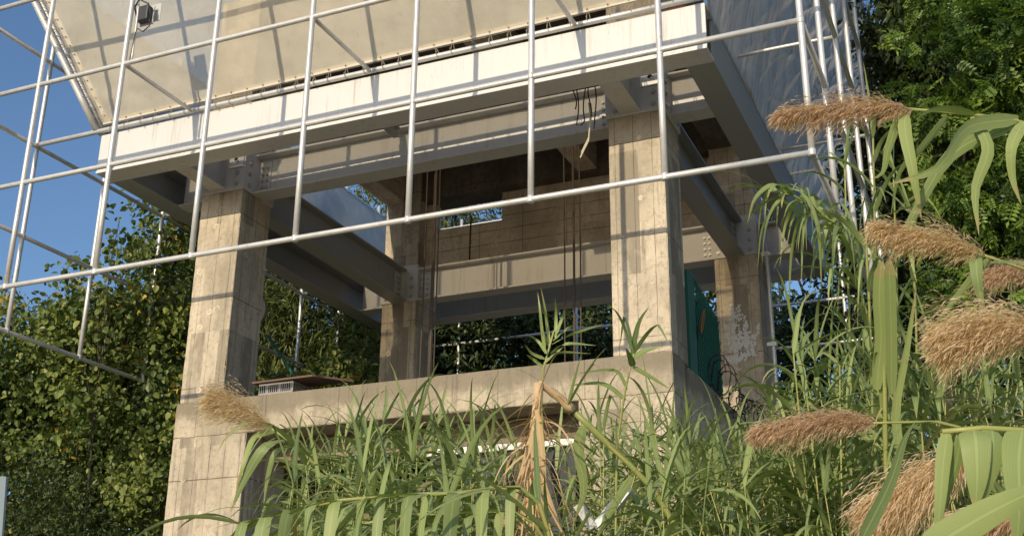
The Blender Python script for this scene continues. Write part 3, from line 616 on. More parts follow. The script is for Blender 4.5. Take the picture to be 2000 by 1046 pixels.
def smoothpath(P, n):
    """centripetal Catmull-Rom through the points, evenly spaced along the chord"""
    P = np.asarray(P, float); L_ = np.concatenate([[0], np.cumsum(np.linalg.norm(np.diff(P, axis=0), axis=1))]); P4 = np.vstack([2*P[0]-P[1], P, 2*P[-1]-P[-2]]); out = []
    for q in np.linspace(0, L_[-1], n):
        j = int(min(max(np.searchsorted(L_, q)-1, 0), len(P)-2)); f = (q-L_[j])/(L_[j+1]-L_[j]+1e-12); p = P4[j:j+4]
        t = np.concatenate([[0], np.cumsum(np.sqrt(np.linalg.norm(np.diff(p, axis=0), axis=1))+1e-6)]); x = t[1]+(t[2]-t[1])*f
        A1, A2, A3 = [(t[i+1]-x)/(t[i+1]-t[i])*p[i]+(x-t[i])/(t[i+1]-t[i])*p[i+1] for i in range(3)]
        B1 = (t[2]-x)/(t[2]-t[0])*A1+(x-t[0])/(t[2]-t[0])*A2; B2 = (t[3]-x)/(t[3]-t[1])*A2+(x-t[1])/(t[3]-t[1])*A3
        out.append((t[2]-x)/(t[2]-t[1])*B1+(x-t[1])/(t[2]-t[1])*B2)
    return np.array(out)
def cane(parent, path, r0, r1, name='stem', m=None, label=None):
    n = len(path); rs = [r0+(r1-r0)*i/(n-1) for i in range(n)]
    k = 8; mb = MB(); pts = []; rr_ = []
    for i in range(n):     # swollen joints
        pts.append(path[i]); rr_.append(rs[i]*(1.22 if i % 4 == 0 else 1.0))
    mb.tube(pts, rr_, k); o = mb.build(name, m or M_CANE, parent, smooth=True, label=label)
    a = o.data.attributes.new('tint', 'FLOAT', 'FACE'); a.data.foreach_set('value', RNG.uniform(0.1, 0.9, len(o.data.polygons)).astype(np.float32)); return o
def droop_leaf(st, base, d, length, wd, droop, tint, seg=9, side=None):
    p = np.array(base, float); d = np.array(d, float); d /= np.linalg.norm(d); pts = [p.copy()]; st_ = length/(seg-1)
    hz = np.cross(d, (0, 0, 1)); 
    if np.linalg.norm(hz) < 1e-3: hz = np.array((1., 0, 0))
    hz /= np.linalg.norm(hz)
    kink = RNG.random() < 0.16; kp = RNG.uniform(0.35, 0.6)
    for i in range(seg-1):
        t = i/(seg-1); g_ = droop*(0.35+1.5*t)/(seg-1)*2
        if kink and t > kp: g_ += 1.3; kink = False
        d = d+np.array((0, 0, -g_))+hz*RNG.normal(0, 0.03); d /= np.linalg.norm(d); p = p+d*st_; pts.append(p.copy())
    if side is None: side = hz+RNG.normal(0, 0.25, 3)
    st.leaf(pts, wd, side, tint)
def plume(parent, axis, R0, n, m, label=None, thin=0.0024, ln=0.034, tinted=(0.25, 0.75), sag=0.045, ang=0.55):
    """feathery head: hundreds of fine hairs laid along side branches that sweep towards the tip and sag"""
    axis = smoothpath(axis, 24); T = np.gradient(axis, axis=0); T /= np.linalg.norm(T, axis=1)[:, None]; V = []; F = []; TT = []; k = 0
    m_ = 11; nb = max(30, n//m_); Lax = np.linalg.norm(axis[-1]-axis[0])
    for b in range(nb):
        t = RNG.uniform(0.0, 1.0)**0.95*0.93; i = t*22; j = int(i); p = axis[j]+(axis[j+1]-axis[j])*(i-j); d = T[j]
        rad = RNG.normal(0, 1, 3)+np.array((0, 0, -0.35)); rad -= d*(rad@d); rad /= np.linalg.norm(rad)+1e-9
        prof = min(1, 0.5+t*1.6)*(1-t)**0.55; Lb = min(R0*2.3*prof*RNG.uniform(0.45, 1.15), Lax*(1.06-t)+0.03)
        aa = ang*RNG.uniform(0.35, 1.25); dd = d*math.cos(aa)+rad*math.sin(aa); q = p.copy(); bt = RNG.uniform(*tinted)
        for s_ in range(m_):
            q = q+dd*Lb/m_; dd = dd+d*0.035+np.array((0, 0, -sag))+RNG.normal(0, 0.012, 3); dd /= np.linalg.norm(dd)
            hd = dd+RNG.normal(0, 0.30, 3)+np.array((0, 0, -0.12)); hd /= np.linalg.norm(hd); sd = np.cross(hd, RNG.normal(0, 1, 3)); sd /= np.linalg.norm(sd)+1e-9
            l_ = ln*RNG.uniform(0.5, 1.2); w_ = thin*RNG.uniform(0.5, 1.2)
            V += [q-sd*w_*.35, q+hd*l_*.55+sd*w_, q+hd*l_+np.array((0, 0, -l_*.15)), q+hd*l_*.45-sd*w_]; F.append((k, k+1, k+2, k+3)); k += 4
            TT.append(min(1, max(0, bt+RNG.normal(0, 0.2))))
    V = np.array(V)-np.array(wloc(parent)); return quadmesh('plume', V, np.array(F), np.array(TT), m, parent, None, label, False)

# ------------------------------------------------------------------ trees
HEART = (np.array([(0, 0, 0), (0, .5, -.07), (0, 1.05, -.16), (-.36, .10, .06), (-.42, .48, .05), (-.2, .86, -.06), (.36, .10, .06), (.42, .48, .05), (.2, .86, -.06)]),
         np.array([(0, 1, 4, 3), (1, 2, 5, 4), (0, 6, 7, 1), (1, 7, 8, 2)]))
LANCE = (np.array([(0, 0, 0), (.10, .4, .03), (0, 1, -.16), (-.10, .4, .03)]), np.array([(0, 1, 2, 3)]))
OVAL = (np.array([(0, 0, 0), (.22, .35, .05), (.16, .72, .0), (0, 1, -.12), (-.22, .35, .05), (-.16, .72, 0), (0, .5, -.03)]), np.array([(0, 1, 6, 4), (1, 2, 3, 6), (4, 6, 3, 5)]))
def _comp():
    v = []; f = []
    for i in range(5):
        y = 0.12+i*0.175; z = -0.25*y*y
        for s in (-1, 1):
            k = len(v); l_ = 0.30*(1-0.06*abs(i-2)); v += [(0, y, z), (s*l_*.55, y-.06, z+.01), (s*l_, y+.06, z-.05), (s*l_*.5, y+.15, z+.01)]; f.append((k, k+1, k+2, k+3))
    k = len(v); v += [(0, .95, -.22), (.06, 1.05, -.24), (0, 1.2, -.34), (-.06, 1.05, -.24)]; f.append((k, k+1, k+2, k+3))
    k = len(v); v += [(-.008, 0, 0), (.008, 0, 0), (.006, 1, -.25), (-.006, 1, -.25)]; f.append((k, k+1, k+2, k+3))
    return np.array(v, float), np.array(f)
COMP = _comp()
def crown(parent, blobs, n_clump, per, size, tmpl, m, spread=0.45, droop=0.5, tipfrac=0.02, name='crown', shell=0.62):
    """leaves gathered in clumps on twigs spread through several lobes"""
    vol = np.array([b[3]*b[4]*b[5] for b in blobs]); vol = vol**0.75; vol /= vol.sum(); tv, tf = tmpl; P = []; Dr = []; TT = []
    for c in range(n_clump):
        b = blobs[RNG.choice(len(blobs), p=vol)]; d = RNG.normal(0, 1, 3); d /= np.linalg.norm(d); r = shell+(1-shell)*RNG.random()**0.7
        if RNG.random() < 0.3: r = RNG.random()**0.5
        r *= RNG.uniform(0.86, 1.10)
        ctr = np.array(b[:3])+d*np.array(b[3:6])*r; k = max(4, int(per*RNG.uniform(0.5, 1.4)))
        out = d*0.8+RNG.normal(0, 0.35, 3)+np.array((0, 0, 0.15)); out /= np.linalg.norm(out)
        # a twig: leaves along it
        tl = RNG.random(k); pos = ctr+out*((tl-0.5)*spread*1.6)[:, None]+RNG.normal(0, spread*0.36, (k, 3)); pos[:, 2] -= 0.25*spread*tl**2
        dr = out*0.55+RNG.normal(0, 0.62, (k, 3))+np.array((0, 0, -droop)); P.append(pos); Dr.append(dr/np.linalg.norm(dr, axis=1)[:, None])
        ct = RNG.normal(0.42, 0.24); t_ = np.clip(ct+RNG.normal(0, 0.18, k), 0, 0.92)
        if RNG.random() < tipfrac: t_[RNG.random(k) < 0.5] = 1.0
        TT.append(t_)
    P = np.concatenate(P); Dr = np.concatenate(Dr); TT = np.concatenate(TT); n = len(P)
    up = RNG.normal(0, 0.8, (n, 3))+np.array((0, -0.35, 0.9)); sx = np.cross(Dr, up); sx /= np.linalg.norm(sx, axis=1)[:, None]+1e-9; nz = np.cross(sx, Dr)
    sc = size*RNG.uniform(0.42, 1.45, n)
    V = P[:, None, :]+sc[:, None, None]*(tv[None, :, 0:1]*sx[:, None, :]+tv[None, :, 1:2]*Dr[:, None, :]+tv[None, :, 2:3]*nz[:, None, :])
    F = tf[None]+(np.arange(n)*len(tv))[:, None, None]
    return quadmesh(name, V.reshape(-1, 3)-np.array(wloc(parent)), F.reshape(-1, 4), np.repeat(TT, len(tf)), m, parent, None, None, False)
def tree(name, base, blobs, label, m, tmpl, n_clump, per, size, r=0.16, **kw):
    base = np.array(base, float)+np.array((-0.25, 0.6, 0)); e = empty(name, tuple(base), label, kw.pop('cat', 'tree'), kw.pop('group', None)); mb = MB()
    top = max(blobs, key=lambda b: b[2]+b[5]*0.3); back = np.array((-0.3, 0.75, 0))*np.mean([b[4] for b in blobs]); mid = np.mean([b[:3] for b in blobs], axis=0)+back
    tp = smoothpath([base, base*0.6+mid*0.4+RNG.normal(0, .15, 3), mid*0.6+np.array(top[:3])*0.4, np.array(top[:3])+back*0.6+np.array((0, 0, top[5]*0.1))], 14)
    mb.tube(tp, [r*(1-0.85*i/13) for i in range(14)], 8)
    for b in blobs:
        for _ in range(2):
            s_ = tp[RNG.integers(3, 10)]; t_ = np.array(b[:3])+RNG.normal(0, 0.2, 3)*np.array(b[3:6])+np.array((0, 0.4*b[4], 0)); pp = smoothpath([s_, (s_+t_)/2+RNG.normal(0, .15, 3)+np.array((0, 0, .15)), t_], 8)
            mb.tube(pp, [r*0.25*(1-0.85*i/7) for i in range(8)], 6)
    mb.build('trunk', M_BARK, e, smooth=True); crown(e, blobs, n_clump, per, size, tmpl, m, **kw); return e
def B(px, py, d, rx, ry, rz): return (*at(px, py, d), rx, ry, rz)
def under(px, py, d):
    p = at(px, py, d); return (p[0], p[1], GZ)
# big-leaved tree at the left
tree('broadleaf_tree', under(210, 800, 19), [B(200, 800, 19, 2.1, 1.5, 2.2), B(320, 590, 19.5, 0.9, 1.0, 1.3), B(60, 690, 19.2, 1.5, 1.2, 1.0), B(230, 1000, 18.5, 2.2, 1.5, 1.6), B(-150, 850, 19, 1.6, 1.6, 2.2), B(340, 440, 20, 0.45, 0.6, 0.75)],
     'large broad leaved tree with yellowing leaves left of the left front column', M_LEAFA, HEART, 820, 56, 0.086, 0.2, spread=0.40, droop=0.75, tipfrac=0.05)
tree('broadleaf_shoot', under(230, 560, 18.2), [B(228, 430, 18.2, 0.12, 0.12, 0.38), B(262, 480, 18.3, 0.22, 0.2, 0.30), B(140, 520, 18.2, 0.28, 0.2, 0.16), B(200, 620, 18.4, 0.6, 0.4, 0.4)],
     'slender leafy shoot rising against the blue sky left of the platform', M_LEAFA, HEART, 60, 9, 0.105, 0.03, spread=0.2, droop=0.9, tipfrac=0)
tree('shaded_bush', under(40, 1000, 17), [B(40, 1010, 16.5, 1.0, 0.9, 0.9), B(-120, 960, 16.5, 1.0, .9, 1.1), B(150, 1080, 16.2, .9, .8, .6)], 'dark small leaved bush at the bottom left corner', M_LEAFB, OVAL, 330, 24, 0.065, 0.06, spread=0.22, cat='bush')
# behind the tower
gB = 'trees behind the tower'
tree('bamboo_like_tree', under(620, 680, 25), [B(600, 620, 25, 1.6, 1.3, 1.5), B(700, 760, 24.5, 1.6, 1.2, 1.2), B(520, 800, 25, 1.2, 1.2, 1.3), B(480, 560, 26, 1.2, 1.2, 1.6)], 'narrow leaved tree seen through the frame between the two left columns', M_LEAFD, LANCE, 900, 34, 0.22, 0.16, spread=0.4, droop=0.8, group=gB)
tree('broadleaf_bush', under(640, 860, 22), [B(580, 790, 22, 0.9, .8, .7), B(690, 720, 22.5, .8, .8, .9), B(760, 800, 22, 1., .8, .6)], 'yellow green broad leaved bush behind the crate and the left posts', M_LEAFA, OVAL, 190, 20, 0.16, 0.06, spread=0.3, cat='bush')
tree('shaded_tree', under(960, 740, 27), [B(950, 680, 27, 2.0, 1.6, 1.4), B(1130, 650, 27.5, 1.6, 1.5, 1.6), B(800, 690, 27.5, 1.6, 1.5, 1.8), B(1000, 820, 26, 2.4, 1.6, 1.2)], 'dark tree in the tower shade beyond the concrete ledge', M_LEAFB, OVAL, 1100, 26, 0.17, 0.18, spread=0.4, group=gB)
tree('tall_bamboo', under(900, 500, 31), [B(880, 440, 31, 1.0, 1.2, 1.3), B(820, 520, 31, 1.4, 1.2, 2.2), B(985, 440, 32, 0.5, .8, 0.9), B(880, 330, 31.5, 1.0, 1.0, 1.2), B(760, 380, 31, .9, 1, 1.2)], 'fine leaved bamboo crown seen through the opening in the back wall', M_LEAFD, LANCE, 420, 30, 0.20, 0.14, spread=0.4, droop=0.8, group=gB)
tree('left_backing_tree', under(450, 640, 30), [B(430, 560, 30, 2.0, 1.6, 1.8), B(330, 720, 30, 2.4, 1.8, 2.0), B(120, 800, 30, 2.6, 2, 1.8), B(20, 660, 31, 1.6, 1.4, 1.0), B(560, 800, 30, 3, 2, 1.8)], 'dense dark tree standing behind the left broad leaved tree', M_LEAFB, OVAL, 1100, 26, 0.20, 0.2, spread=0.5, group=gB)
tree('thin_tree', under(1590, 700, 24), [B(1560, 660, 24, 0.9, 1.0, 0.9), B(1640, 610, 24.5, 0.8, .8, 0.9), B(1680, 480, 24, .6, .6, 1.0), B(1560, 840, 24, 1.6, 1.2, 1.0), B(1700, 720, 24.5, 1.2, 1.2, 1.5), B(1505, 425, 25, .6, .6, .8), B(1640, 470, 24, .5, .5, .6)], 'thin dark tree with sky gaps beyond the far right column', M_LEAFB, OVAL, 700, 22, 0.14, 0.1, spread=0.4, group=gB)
wd = empty('woodland', (-12, 40, GZ), 'distant green woodland closing the view behind the tower', 'woodland'); wd['kind'] = 'stuff'
wb = []
for i in range(26):
    px = -250+i*95; top = 690 if px < 380 else (560 if px < 1260 else (460 if px < 1480 else 700)); top += RNG.uniform(-30, 40); wb.append(B(px, top+170, RNG.uniform(38, 44), 2.6, 1.6, 2.6)); wb.append(B(px, top+430, 40, 2.8, 1.6, 2.8))
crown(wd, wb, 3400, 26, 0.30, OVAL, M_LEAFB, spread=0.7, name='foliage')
# right hand trees
tree('feather_leaf_tree', under(1900, 400, 14.5), [B(1900, 120, 14.5, .85, .8, .9), B(1960, 320, 14.2, .85, .8, 1.0), B(1880, 430, 14.6, .75, .7, 0.8), B(2050, 60, 14.3, .9, .9, 1.1), B(1990, 560, 14.2, 1.0, .8, .8), B(1860, -60, 15, .7, .7, .6)],
     'bright tree with feathery compound leaves at the right edge', M_LEAFC, COMP, 330, 13, 0.24, 0.14, spread=0.24, droop=0.35, tipfrac=0.015)
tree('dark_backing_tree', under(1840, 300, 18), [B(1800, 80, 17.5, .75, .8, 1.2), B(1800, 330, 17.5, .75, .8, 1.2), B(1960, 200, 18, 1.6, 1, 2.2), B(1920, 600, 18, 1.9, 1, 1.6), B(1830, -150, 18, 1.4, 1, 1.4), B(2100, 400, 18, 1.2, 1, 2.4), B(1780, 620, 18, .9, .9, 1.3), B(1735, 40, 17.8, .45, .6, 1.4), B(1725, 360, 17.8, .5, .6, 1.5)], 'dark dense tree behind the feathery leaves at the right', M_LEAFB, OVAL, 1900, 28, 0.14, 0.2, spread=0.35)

# ------------------------------------------------------------------ reeds
def reed(path, label, group=None, leaves=16, t0=0.35, ll=(0.35, 0.62), lw=(0.018, 0.038), droop=(0.35, 1.1), plume_axis=None, pm=None, pR=0.07, pn=1500, r=0.009, top_spray=True, explicit=(), up=0.9, thin=0.0014, pl=0.032, ttl=0.93, sway=0.15):
    P = smoothpath(path, 36); e = empty('giant_reed', tuple(P[0]), label, 'reed', group); cane(e, P, r, r*0.45)
    st = Strips(); n = len(P); phase = RNG.uniform(0, 6.28); a0 = RNG.uniform(0, math.pi)
    for i in range(leaves):
        t = t0+(1-t0)*(i+RNG.uniform(0, .6))/leaves; k = min(n-2, int(t*(n-1))); p = P[k]; T = P[k+1]-P[k]; T /= np.linalg.norm(T)
        ang = a0+math.pi*(i % 2)+RNG.normal(0, 0.55); h = np.array((math.cos(ang), math.sin(ang), 0)); d = T*up+h*RNG.uniform(0.35, 0.9)
        f = 0.6+0.4*math.sin(math.pi*min(1, (i+1)/leaves)) if plume_axis is None else 1
        droop_leaf(st, p, d, RNG.uniform(*ll)*f, RNG.uniform(*lw), RNG.uniform(*droop), float(np.clip(RNG.normal(0.5, 0.2), 0, ttl)) if RNG.random() > 0.045 else 1.0)
    if top_spray and plume_axis is None:
        T = P[-1]-P[-3]; T /= np.linalg.norm(T)
        for _ in range(3): droop_leaf(st, P[-1], T*0.8+RNG.normal(0, 0.38, 3), RNG.uniform(0.25, 0.5), 0.02, 0.6, RNG.uniform(0.2, 0.7))
    for (pts, wd, *pf) in explicit:
        Q = smoothpath(pts, 12); s_ = _rt+RNG.normal(0, 0.12, 3)+_fw*RNG.normal(0, sway); 
        if abs(np.dot((Q[-1]-Q[0])/np.linalg.norm(Q[-1]-Q[0]), _rt)) > 0.8: s_ = _up+RNG.normal(0, 0.1, 3)
        st.leaf(Q, wd, s_, float(np.clip(RNG.normal(0.5, 0.22), 0, .9)), 0.16, pf[0] if pf else None)
    if st.n: st.build('foliage', M_REED, e)
    if plume_axis is not None: plume(e, plume_axis, pR, pn, pm or M_STRAW, None, thin, pl)
    return e
A_ = lambda *q: [at(*p) for p in q]
def gnd(px, d, dx=0): 
    p = at(px, 900, d); return np.array((p[0]+dx, p[1], GZ))
# plumed reeds, each with its own place
reed([gnd(2250, 4.2)]+A_((2160, 420, 4.2), (2040, 255, 4.2), (1990, 236, 4.2), (1880, 222, 4.2), (1775, 213, 4.2)), 'reed with a long brown plume crossing the upper right scaffold pipes', None, 4, 0.6, (.3, .5), (.02, .035),
     plume_axis=A_((1790, 214, 4.2), (1700, 205, 4.2), (1600, 212, 4.2), (1500, 228, 4.2)), pm=M_PURPLE, pR=0.095, pn=7500, r=0.012, top_spray=False,
     explicit=[(A_((1765, 214, 4.2), (1768, 260, 4.15), (1780, 320, 4.1), (1800, 430, 4.1)), .05), (A_((1990, 232, 4.2), (1890, 250, 4.1), (1830, 330, 4.0), (1735, 360, 4.0)), .055), (A_((1900, 228, 4.2), (1930, 290, 4.1), (1905, 370, 4.05), (1912, 460, 4.0)), .05),
               (A_((1760, 216, 4.2), (1735, 290, 4.2), (1722, 340, 4.2), (1700, 350, 4.2)), .035), (A_((2000, 238, 4.1), (1975, 290, 4.0), (1978, 350, 4.0), (1995, 400, 4.0)), .045), (A_((1985, 240, 4.2), (1860, 300, 4.2), (1790, 410, 4.2), (1730, 520, 4.2)), .05), (A_((1850, 225, 4.2), (1790, 300, 4.2), (1760, 330, 4.2), (1740, 420, 4.2)), .03)])
reed([gnd(2280, 4.0)]+A_((2200, 700, 4.0), (2090, 560, 4.0), (2000, 525, 4.0), (1950, 508, 4.0), (1905, 492, 4.0)), 'reed with a straw coloured plume in front of the right scaffold posts', None, 3, 0.6,
     plume_axis=A_((1930, 502, 4.0), (1860, 473, 4.0), (1780, 458, 4.0), (1697, 440, 4.0)), pm=M_STRAW, pR=0.10, pn=7500, r=0.011, top_spray=False,
     explicit=[(A_((1905, 490, 4.0), (1908, 540, 3.95), (1915, 580, 3.95), (1925, 610, 3.95)), .045), (A_((1935, 512, 3.9), (1990, 512, 3.8), (2060, 520, 3.7)), .055), (A_((1930, 505, 4), (1900, 540, 4), (1860, 590, 4), (1820, 640, 4)), .03)])
reed([gnd(2300, 3.3)]+A_((2260, 900, 3.3), (2180, 700, 3.3), (2100, 655, 3.3), (2040, 650, 3.3)), 'reed with a heavy drooping plume filling the right edge at mid height', None, 3, 0.6,
     plume_axis=A_((2070, 655, 3.3), (2000, 640, 3.3), (1920, 645, 3.3), (1838, 660, 3.3)), pm=M_STRAW, pR=0.135, pn=13000, r=0.011, top_spray=False, pl=.036)
reed([gnd(2050, 4.3)]+A_((1980, 960, 4.3), (1900, 850, 4.3), (1850, 826, 4.3), (1760, 824, 4.3), (1690, 826, 4.3)), 'reed with a rusty plume reaching left over the barbed wire', None, 4, 0.5,
     plume_axis=A_((1720, 824, 4.3), (1650, 816, 4.3), (1550, 828, 4.3), (1458, 846, 4.3)), pm=M_PURPLE, pR=0.095, pn=7500, r=0.010, top_spray=False)
reed([gnd(2150, 3.1)]+A_((2100, 1150, 3.1), (2030, 900, 3.1), (1960, 860, 3.1), (1900, 875, 3.1)), 'reed with a thick golden plume at the lower right behind broad hanging leaves', None, 2, 0.5,
     plume_axis=A_((1920, 870, 3.1), (1850, 905, 3.1), (1770, 955, 3.1), (1686, 1000, 3.1)), pm=M_STRAW, pR=0.12, pn=13000, r=0.011, top_spray=False, pl=.036)
reed([gnd(2200, 2.6)]+A_((2200, 1200, 2.6), (2120, 990, 2.6), (2050, 975, 2.6)), 'reed with a loose brown plume in the bottom right corner', None, 1, 0.5,
     plume_axis=A_((2050, 975, 2.6), (1980, 990, 2.6), (1900, 1020, 2.6), (1835, 1055, 2.6)), pm=M_PURPLE, pR=0.085, pn=6000, r=0.010, top_spray=False)
reed([gnd(2250, 5.2)]+A_((2180, 700, 5.2), (2080, 520, 5.2), (2010, 520, 5.2)), 'reed with a dark plume half hidden at the right edge below the straw plume', None, 3, 0.6,
     plume_axis=A_((2050, 515, 5.2), (1990, 522, 5.2), (1950, 532, 5.2), (1908, 540, 5.2)), pm=M_PURPLE, pR=0.11, pn=6000, r=0.010, top_spray=False)
reed([gnd(760, 5.2)]+A_((700, 990, 5.2), (620, 910, 5.2), (560, 858, 5.2), (525, 832, 5.2)), 'reed with a bushy straw plume leaning left over the foot of the left front column', None, 10, 0.45, (.4, .62), (.022, .036),
     plume_axis=A_((535, 838, 5.2), (490, 808, 5.2), (450, 786, 5.2), (418, 772, 5.2)), pm=M_STRAW, pR=0.13, pn=7500, r=0.010, top_spray=False,
     explicit=[(A_((560, 858, 5.2), (520, 870, 5.1), (480, 930, 5.1), (450, 1000, 5.1)), .05), (A_((540, 842, 5.2), (500, 850, 5.2), (478, 900, 5.1), (460, 960, 5.1)), .03), (A_((580, 872, 5.2), (540, 880, 5.1), (523, 930, 5.1), (515, 985, 5.1)), .03)])
# leaning canes with a row of hanging leaves at the bottom
def hangcane(path, xs, label, d, wd, ln):
    ex = []
    P = smoothpath(A_(*path), 40)
    for x in xs:
        k = int(np.argmin([abs(1000+FPX*((p-CAM)@_rt)/((p-CAM)@_fw)-x) for p in P])); p = P[k]
        j = RNG.uniform(-.03, .03)
        q = [p, p+np.array((0, -0.03, -0.012)), p+_rt*j*.3+np.array((0, -0.05, -ln*.3)), p+_rt*j*.6+np.array((0, -0.055, -ln*.65)), p+_rt*j+np.array((0, -0.05, -ln))]
        ex.append((q, wd*RNG.uniform(.7, 1.2)))
    return reed([gnd(path[0][0], d)]+A_((path[0][0], path[0][1]+260, d), *path), label, None, 34, 0.5, (.25, .5), (.014, .03), (.1, .5), explicit=ex, r=0.011, up=0.8, sway=0.8)
hangcane([(1072, 1040, 3.8), (1030, 956, 3.8), (900, 962, 3.8), (760, 968, 3.8), (640, 980, 3.8), (560, 1000, 3.85), (470, 1022, 3.9)], [480, 525, 570, 620, 665, 710, 756, 805, 850, 900, 955, 1010], 'leaning yellow green cane with a row of broad leaves hanging along the bottom', 3.8, .047, .36)
hangcane([(1075, 1080, 4.3), (1020, 1004, 4.3), (900, 1002, 4.3), (780, 1008, 4.3), (680, 1030, 4.3)], [700, 780, 830, 930, 985], 'second lower leaning cane behind the row of hanging leaves', 4.3, .04, .3)
# broken dry cane
bc = empty('broken_cane', tuple(gnd(1380, 4.6)), 'snapped cane with a tan dry top folded down over its green stem', 'reed')
cane(bc, smoothpath([gnd(1400, 4.6)]+A_((1330, 1060, 4.6), (1270, 950, 4.6), (1180, 860, 4.6), (1118, 800, 4.6)), 30), 0.013, 0.0115, 'green_stem')
cane(bc, smoothpath(A_((1118, 800, 4.6), (1085, 770, 4.58), (1052, 748, 4.55)), 8), 0.019, 0.013, 'broken_stem', M_DRY)
cane(bc, smoothpath(A_((1052, 748, 4.55), (1046, 830, 4.5), (1040, 930, 4.45), (1034, 1090, 4.4)), 16), 0.017, 0.026, 'folded_stem', M_DRY)
st = Strips()
for i in range(110):
    t = RNG.random(); y = 765+t*265; p = at(1048-t*10+RNG.normal(0, 5), y, 4.5-0.1*t); d = np.array((RNG.normal(0, .6), RNG.normal(-.1, .35), RNG.uniform(-1.2, .3)))
    droop_leaf(st, p, d, RNG.uniform(.12, .42), RNG.uniform(.003, .012), .7, RNG.uniform(.1, .95))
for q, wd_ in ((((1044, 840), (1020, 930), (985, 1020), (960, 1060)), .034), (((1044, 850), (1060, 940), (1085, 1010), (1110, 1060)), .032), (((1042, 880), (1050, 960), (1042, 1020), (1030, 1070)), .06), (((1050, 860), (1040, 940), (1020, 1000), (1012, 1060)), .03), (((1048, 800), (1058, 880), (1062, 950), (1070, 1060)), .028)): st.leaf(smoothpath([at(a, b, 4.42) for a, b in q], 10), wd_, _rt, RNG.uniform(.4, .9))
st.build('dry_leaves', M_DRY, bc)
st = Strips()
for x, y, l_, wd_ in ((1110, 790, .2, .02),):
    for _ in range(5): droop_leaf(st, at(x, y, 4.55), np.array((RNG.normal(0, .5), -.1, .8)), RNG.uniform(.12, .3), .014, .3, .5)
for q, wd_ in ((((1140, 830), (1130, 870), (1140, 960), (1120, 1020)), .045), (((1235, 930), (1215, 960), (1185, 1010), (1160, 1060)), .035)): st.leaf(smoothpath([at(a, b, 4.5) for a, b in q], 10), wd_, _rt, .55)
st.build('green_leaves', M_REED, bc)
# feathery fan shoot and leafy shoot by the right front column
fs = empty('reed_shoot', tuple(at(1060, 750, 4.7)*[1, 1, 0]+np.array((0, 0, GZ))), 'young reed shoot with a fan of pointed leaves in front of the dark opening', 'reed')
cane(fs, smoothpath([at(1060, 750, 4.7)*[1, 1, 0]+np.array((0, 0, GZ))]+A_((1062, 900, 4.7), (1058, 745, 4.7), (1066, 700, 4.7), (1082, 645, 4.7)), 20), .009, .004)
st = Strips()
for q in (((1065, 690), (1058, 640), (1054, 600), (1050, 570)), ((1074, 680), (1068, 630), (1064, 600), (1056, 560)), ((1085, 660), (1086, 620), (1084, 580)), ((1085, 655), (1098, 620), (1104, 600)), ((1080, 665), (1110, 640), (1170, 608)), ((1078, 672), (1110, 655), (1180, 632)), ((1075, 690), (1100, 672), (1165, 674)), ((1068, 690), (1050, 665), (1026, 650)), ((1064, 700), (1040, 690), (1025, 672)), ((1062, 710), (1085, 690), (1155, 690)), ((1068, 700), (1090, 685), (1110, 668)), ((1060, 715), (1040, 700), (1028, 692)), ((1072, 676), (1060, 650), (1055, 612))):
    st.leaf(smoothpath([at(a, b, 4.7+RNG.normal(0, .03)) for a, b in q], 9), .014, _rt*.8+_up*.4, RNG.uniform(.55, .9), .2)
st.build('foliage', M_REED, fs)
reed([gnd(1190, 4.9)]+A_((1205, 900, 4.9), (1215, 800, 4.9), (1230, 720, 4.9), (1238, 690, 4.9)), 'reed with a tall pointed blade standing before the right front column', None, 3, .72, (.22, .34), (.012, .02),
     explicit=[(A_((1236, 700, 4.9), (1240, 660, 4.9), (1250, 625, 4.9), (1268, 598, 4.9)), .028), (A_((1236, 700, 4.9), (1258, 685, 4.88), (1290, 676, 4.86)), .026), (A_((1236, 715, 4.9), (1232, 700, 4.85), (1222, 678, 4.8)), .03), (A_((1236, 716, 4.9), (1270, 735, 4.9), (1310, 760, 4.9)), .02), (A_((1225, 760, 4.9), (1205, 725, 4.9), (1130, 728, 4.9)), .016), (A_((1222, 780, 4.9), (1180, 750, 4.9), (1110, 752, 4.9)), .02)])
FR = []
for i in range(44):
    t = i/43; cx_ = 1515+190*t+RNG.normal(0, 6); cy_ = 374+75*t+(60*t*t)+RNG.normal(0, 6); sg_ = -1 if RNG.random() < 0.72 else 1; rch = RNG.uniform(14, 75); dn = RNG.uniform(40, 190); dz = RNG.normal(0, .2)
    FR.append((A_((cx_, cy_, 6.0), (cx_+sg_*rch*.5, cy_-RNG.uniform(4, 22), 6.0+dz*.4), (cx_+sg_*rch, cy_+dn*.25, 6.0+dz), (cx_+sg_*rch*1.2, cy_+dn, 6.0+dz)), RNG.uniform(.012, .030)))
# tall leaning reed whose leaf fringe hangs before the far right column
reed([gnd(1760, 6.0)]+A_((1720, 800, 6.0), (1680, 560, 6.0), (1630, 440, 6.0), (1560, 385, 6.0), (1500, 372, 6.0)), 'tall reed bending left with leaf fringes hanging before the far right column', None, 34, 0.66, (.4, .65), (.018, .032), (.6, 1.2), r=.010, up=.6, sway=1.0, explicit=FR)
for i, (px, yt, d) in enumerate(((1650, 330, 6.4), (1705, 270, 6.2), (1745, 330, 6.8), (1690, 440, 5.6), (1780, 420, 6.0))):
    reed([gnd(px+RNG.uniform(0, 60), d)]+A_((px+20, 900, d), (px+8, 600, d), (px, yt, d)), 'tall upright reed beside the right scaffold posts', 'tall reeds by the right scaffold posts', 22, .4, (.4, .65), (.016, .032), (.4, 1.1), r=.011)
RIB = lambda t: np.clip(np.minimum(t*3+0.55, (1-t)*14+0.25), 0, 1)
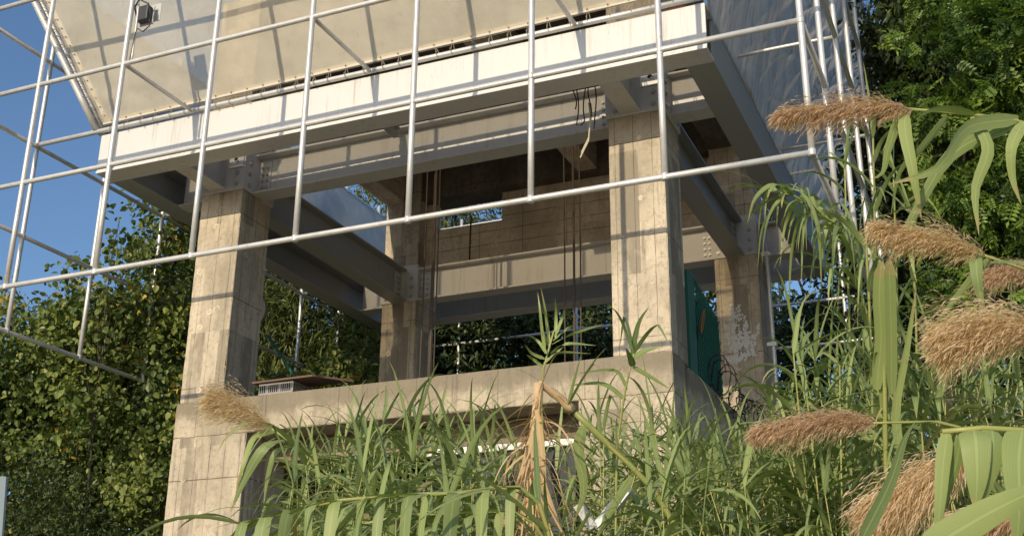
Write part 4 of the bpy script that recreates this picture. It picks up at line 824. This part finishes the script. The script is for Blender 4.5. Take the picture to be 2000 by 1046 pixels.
# broad pale blades close to the lens side
reed([gnd(1740, 4.6)]+A_((1735, 1000, 4.6), (1728, 760, 4.6), (1726, 520, 4.6)), 'reed with wide pale upright blades left of the straw plumes', None, 0, .5, r=.016, top_spray=False,
     explicit=[(A_((1712, 760, 4.6), (1722, 660, 4.58), (1718, 580, 4.56), (1722, 510, 4.55)), .055, RIB), (A_((1742, 770, 4.6), (1741, 640, 4.55), (1737, 505, 4.5)), .045, RIB), (A_((1726, 800, 4.62), (1733, 640, 4.6), (1730, 530, 4.6)), .05, RIB), (A_((1760, 900, 4.6), (1750, 800, 4.6), (1770, 690, 4.6), (1790, 560, 4.6)), .04)])
reed([gnd(2300, 1.9)]+A_((2280, 1000, 1.9), (2150, 900, 1.9), (1990, 838, 1.9), (1900, 836, 1.9), (1840, 842, 1.9)), 'near reed with very broad leaves hanging at the lower right', None, 0, .5, r=.010, top_spray=False,
     explicit=[(A_((1850, 842, 1.9), (1842, 900, 1.88), (1836, 980, 1.86), (1826, 1080, 1.86)), .026), (A_((1900, 840, 1.9), (1905, 860, 1.87), (1908, 930, 1.85), (1905, 1000, 1.85)), .05), (A_((1935, 838, 1.9), (1938, 870, 1.88), (1925, 940, 1.86), (1912, 1000, 1.86)), .046), (A_((1995, 838, 1.9), (1988, 900, 1.86), (1990, 980, 1.84), (1985, 1080, 1.84)), .055), (A_((1875, 850, 1.9), (1868, 900, 1.9), (1850, 960, 1.9), (1838, 1020, 1.9)), .02)])
reed([gnd(1650, 1.7)]+A_((1700, 1300, 1.7), (1770, 1120, 1.7), (1815, 1070, 1.7)), 'near reed blade sweeping up across the bottom right corner', None, 0, .5, r=.008, top_spray=False,
     explicit=[(A_((1800, 1080, 1.7), (1880, 1030, 1.68), (1960, 985, 1.66), (2080, 930, 1.66)), .05), (A_((1680, 1060, 2.4), (1740, 940, 2.4), (1770, 850, 2.4), (1790, 820, 2.4)), .030)])
# the thicket
def thicket(n, xr, yt, dr, label, group, lean=0.35, **kw):
    for i in range(n):
        px = xr[0]+(xr[1]-xr[0])*(i+RNG.uniform(0, 1))/n; y = yt(px)+RNG.uniform(0, 1)**1.1*130; d = RNG.uniform(*dr)
        if 960 < px < 1240 and d < 5.6: d += 1.6; y = max(y, 870)
        if 1430 < px < 1760 and d < 4.8: y = max(y, 930); d += 0.3
        tip = at(px, y, d); lx, ly = RNG.normal(0, lean), RNG.normal(0, lean*.5)
        base = np.array((tip[0]+lx, tip[1]+ly, GZ)); m1 = base*.5+tip*.5+np.array((-lx*.18, 0, 0)); reed([base, m1, tip], label, group, **kw)
kwA = dict(leaves=34, t0=.45, ll=(.32, .62), lw=(.013, .032), droop=(.25, 1.3), r=.0065, up=.45)
thicket(50, (570, 1010), lambda x: 818+0.00022*(x-740)**2+max(0, 660-x)*0.7, (5.4, 9.0), 'plumeless green reed in the thicket before the lower opening', 'reeds before the lower opening', .9, **{**kwA, 'lw': (.017, .042), 'll': (.36, .7), 'droop': (.5, 1.5)})
thicket(36, (1150, 1350), lambda x: 830, (5.0, 8.5), 'plumeless green reed in the thicket before the right pier', 'reeds before the right pier', .7, **kwA)
thicket(48, (1330, 1580), lambda x: 860-max(0, x-1450)*0.4, (4.6, 7.5), 'plumeless green reed below the barbed wire and the dark side wall', 'reeds below the barbed wire', .7, **kwA)
thicket(66, (1540, 2030), lambda x: 690-0.1*max(0, x-1700), (4.6, 8.0), 'plumeless green reed in the dense thicket around the right plumes', 'reeds around the right plumes', .8, leaves=34, t0=.4, ll=(.38, .68), lw=(.018, .040), droop=(.3, 1.4), r=.007, up=.45)
thicket(60, (560, 1700), lambda x: 905, (4.0, 5.4), 'short plumeless reed at the front of the thicket along the bottom', 'short reeds along the bottom', .6, leaves=28, t0=.5, ll=(.32, .6), lw=(.014, .034), droop=(.4, 1.4), r=.0045, up=.35)
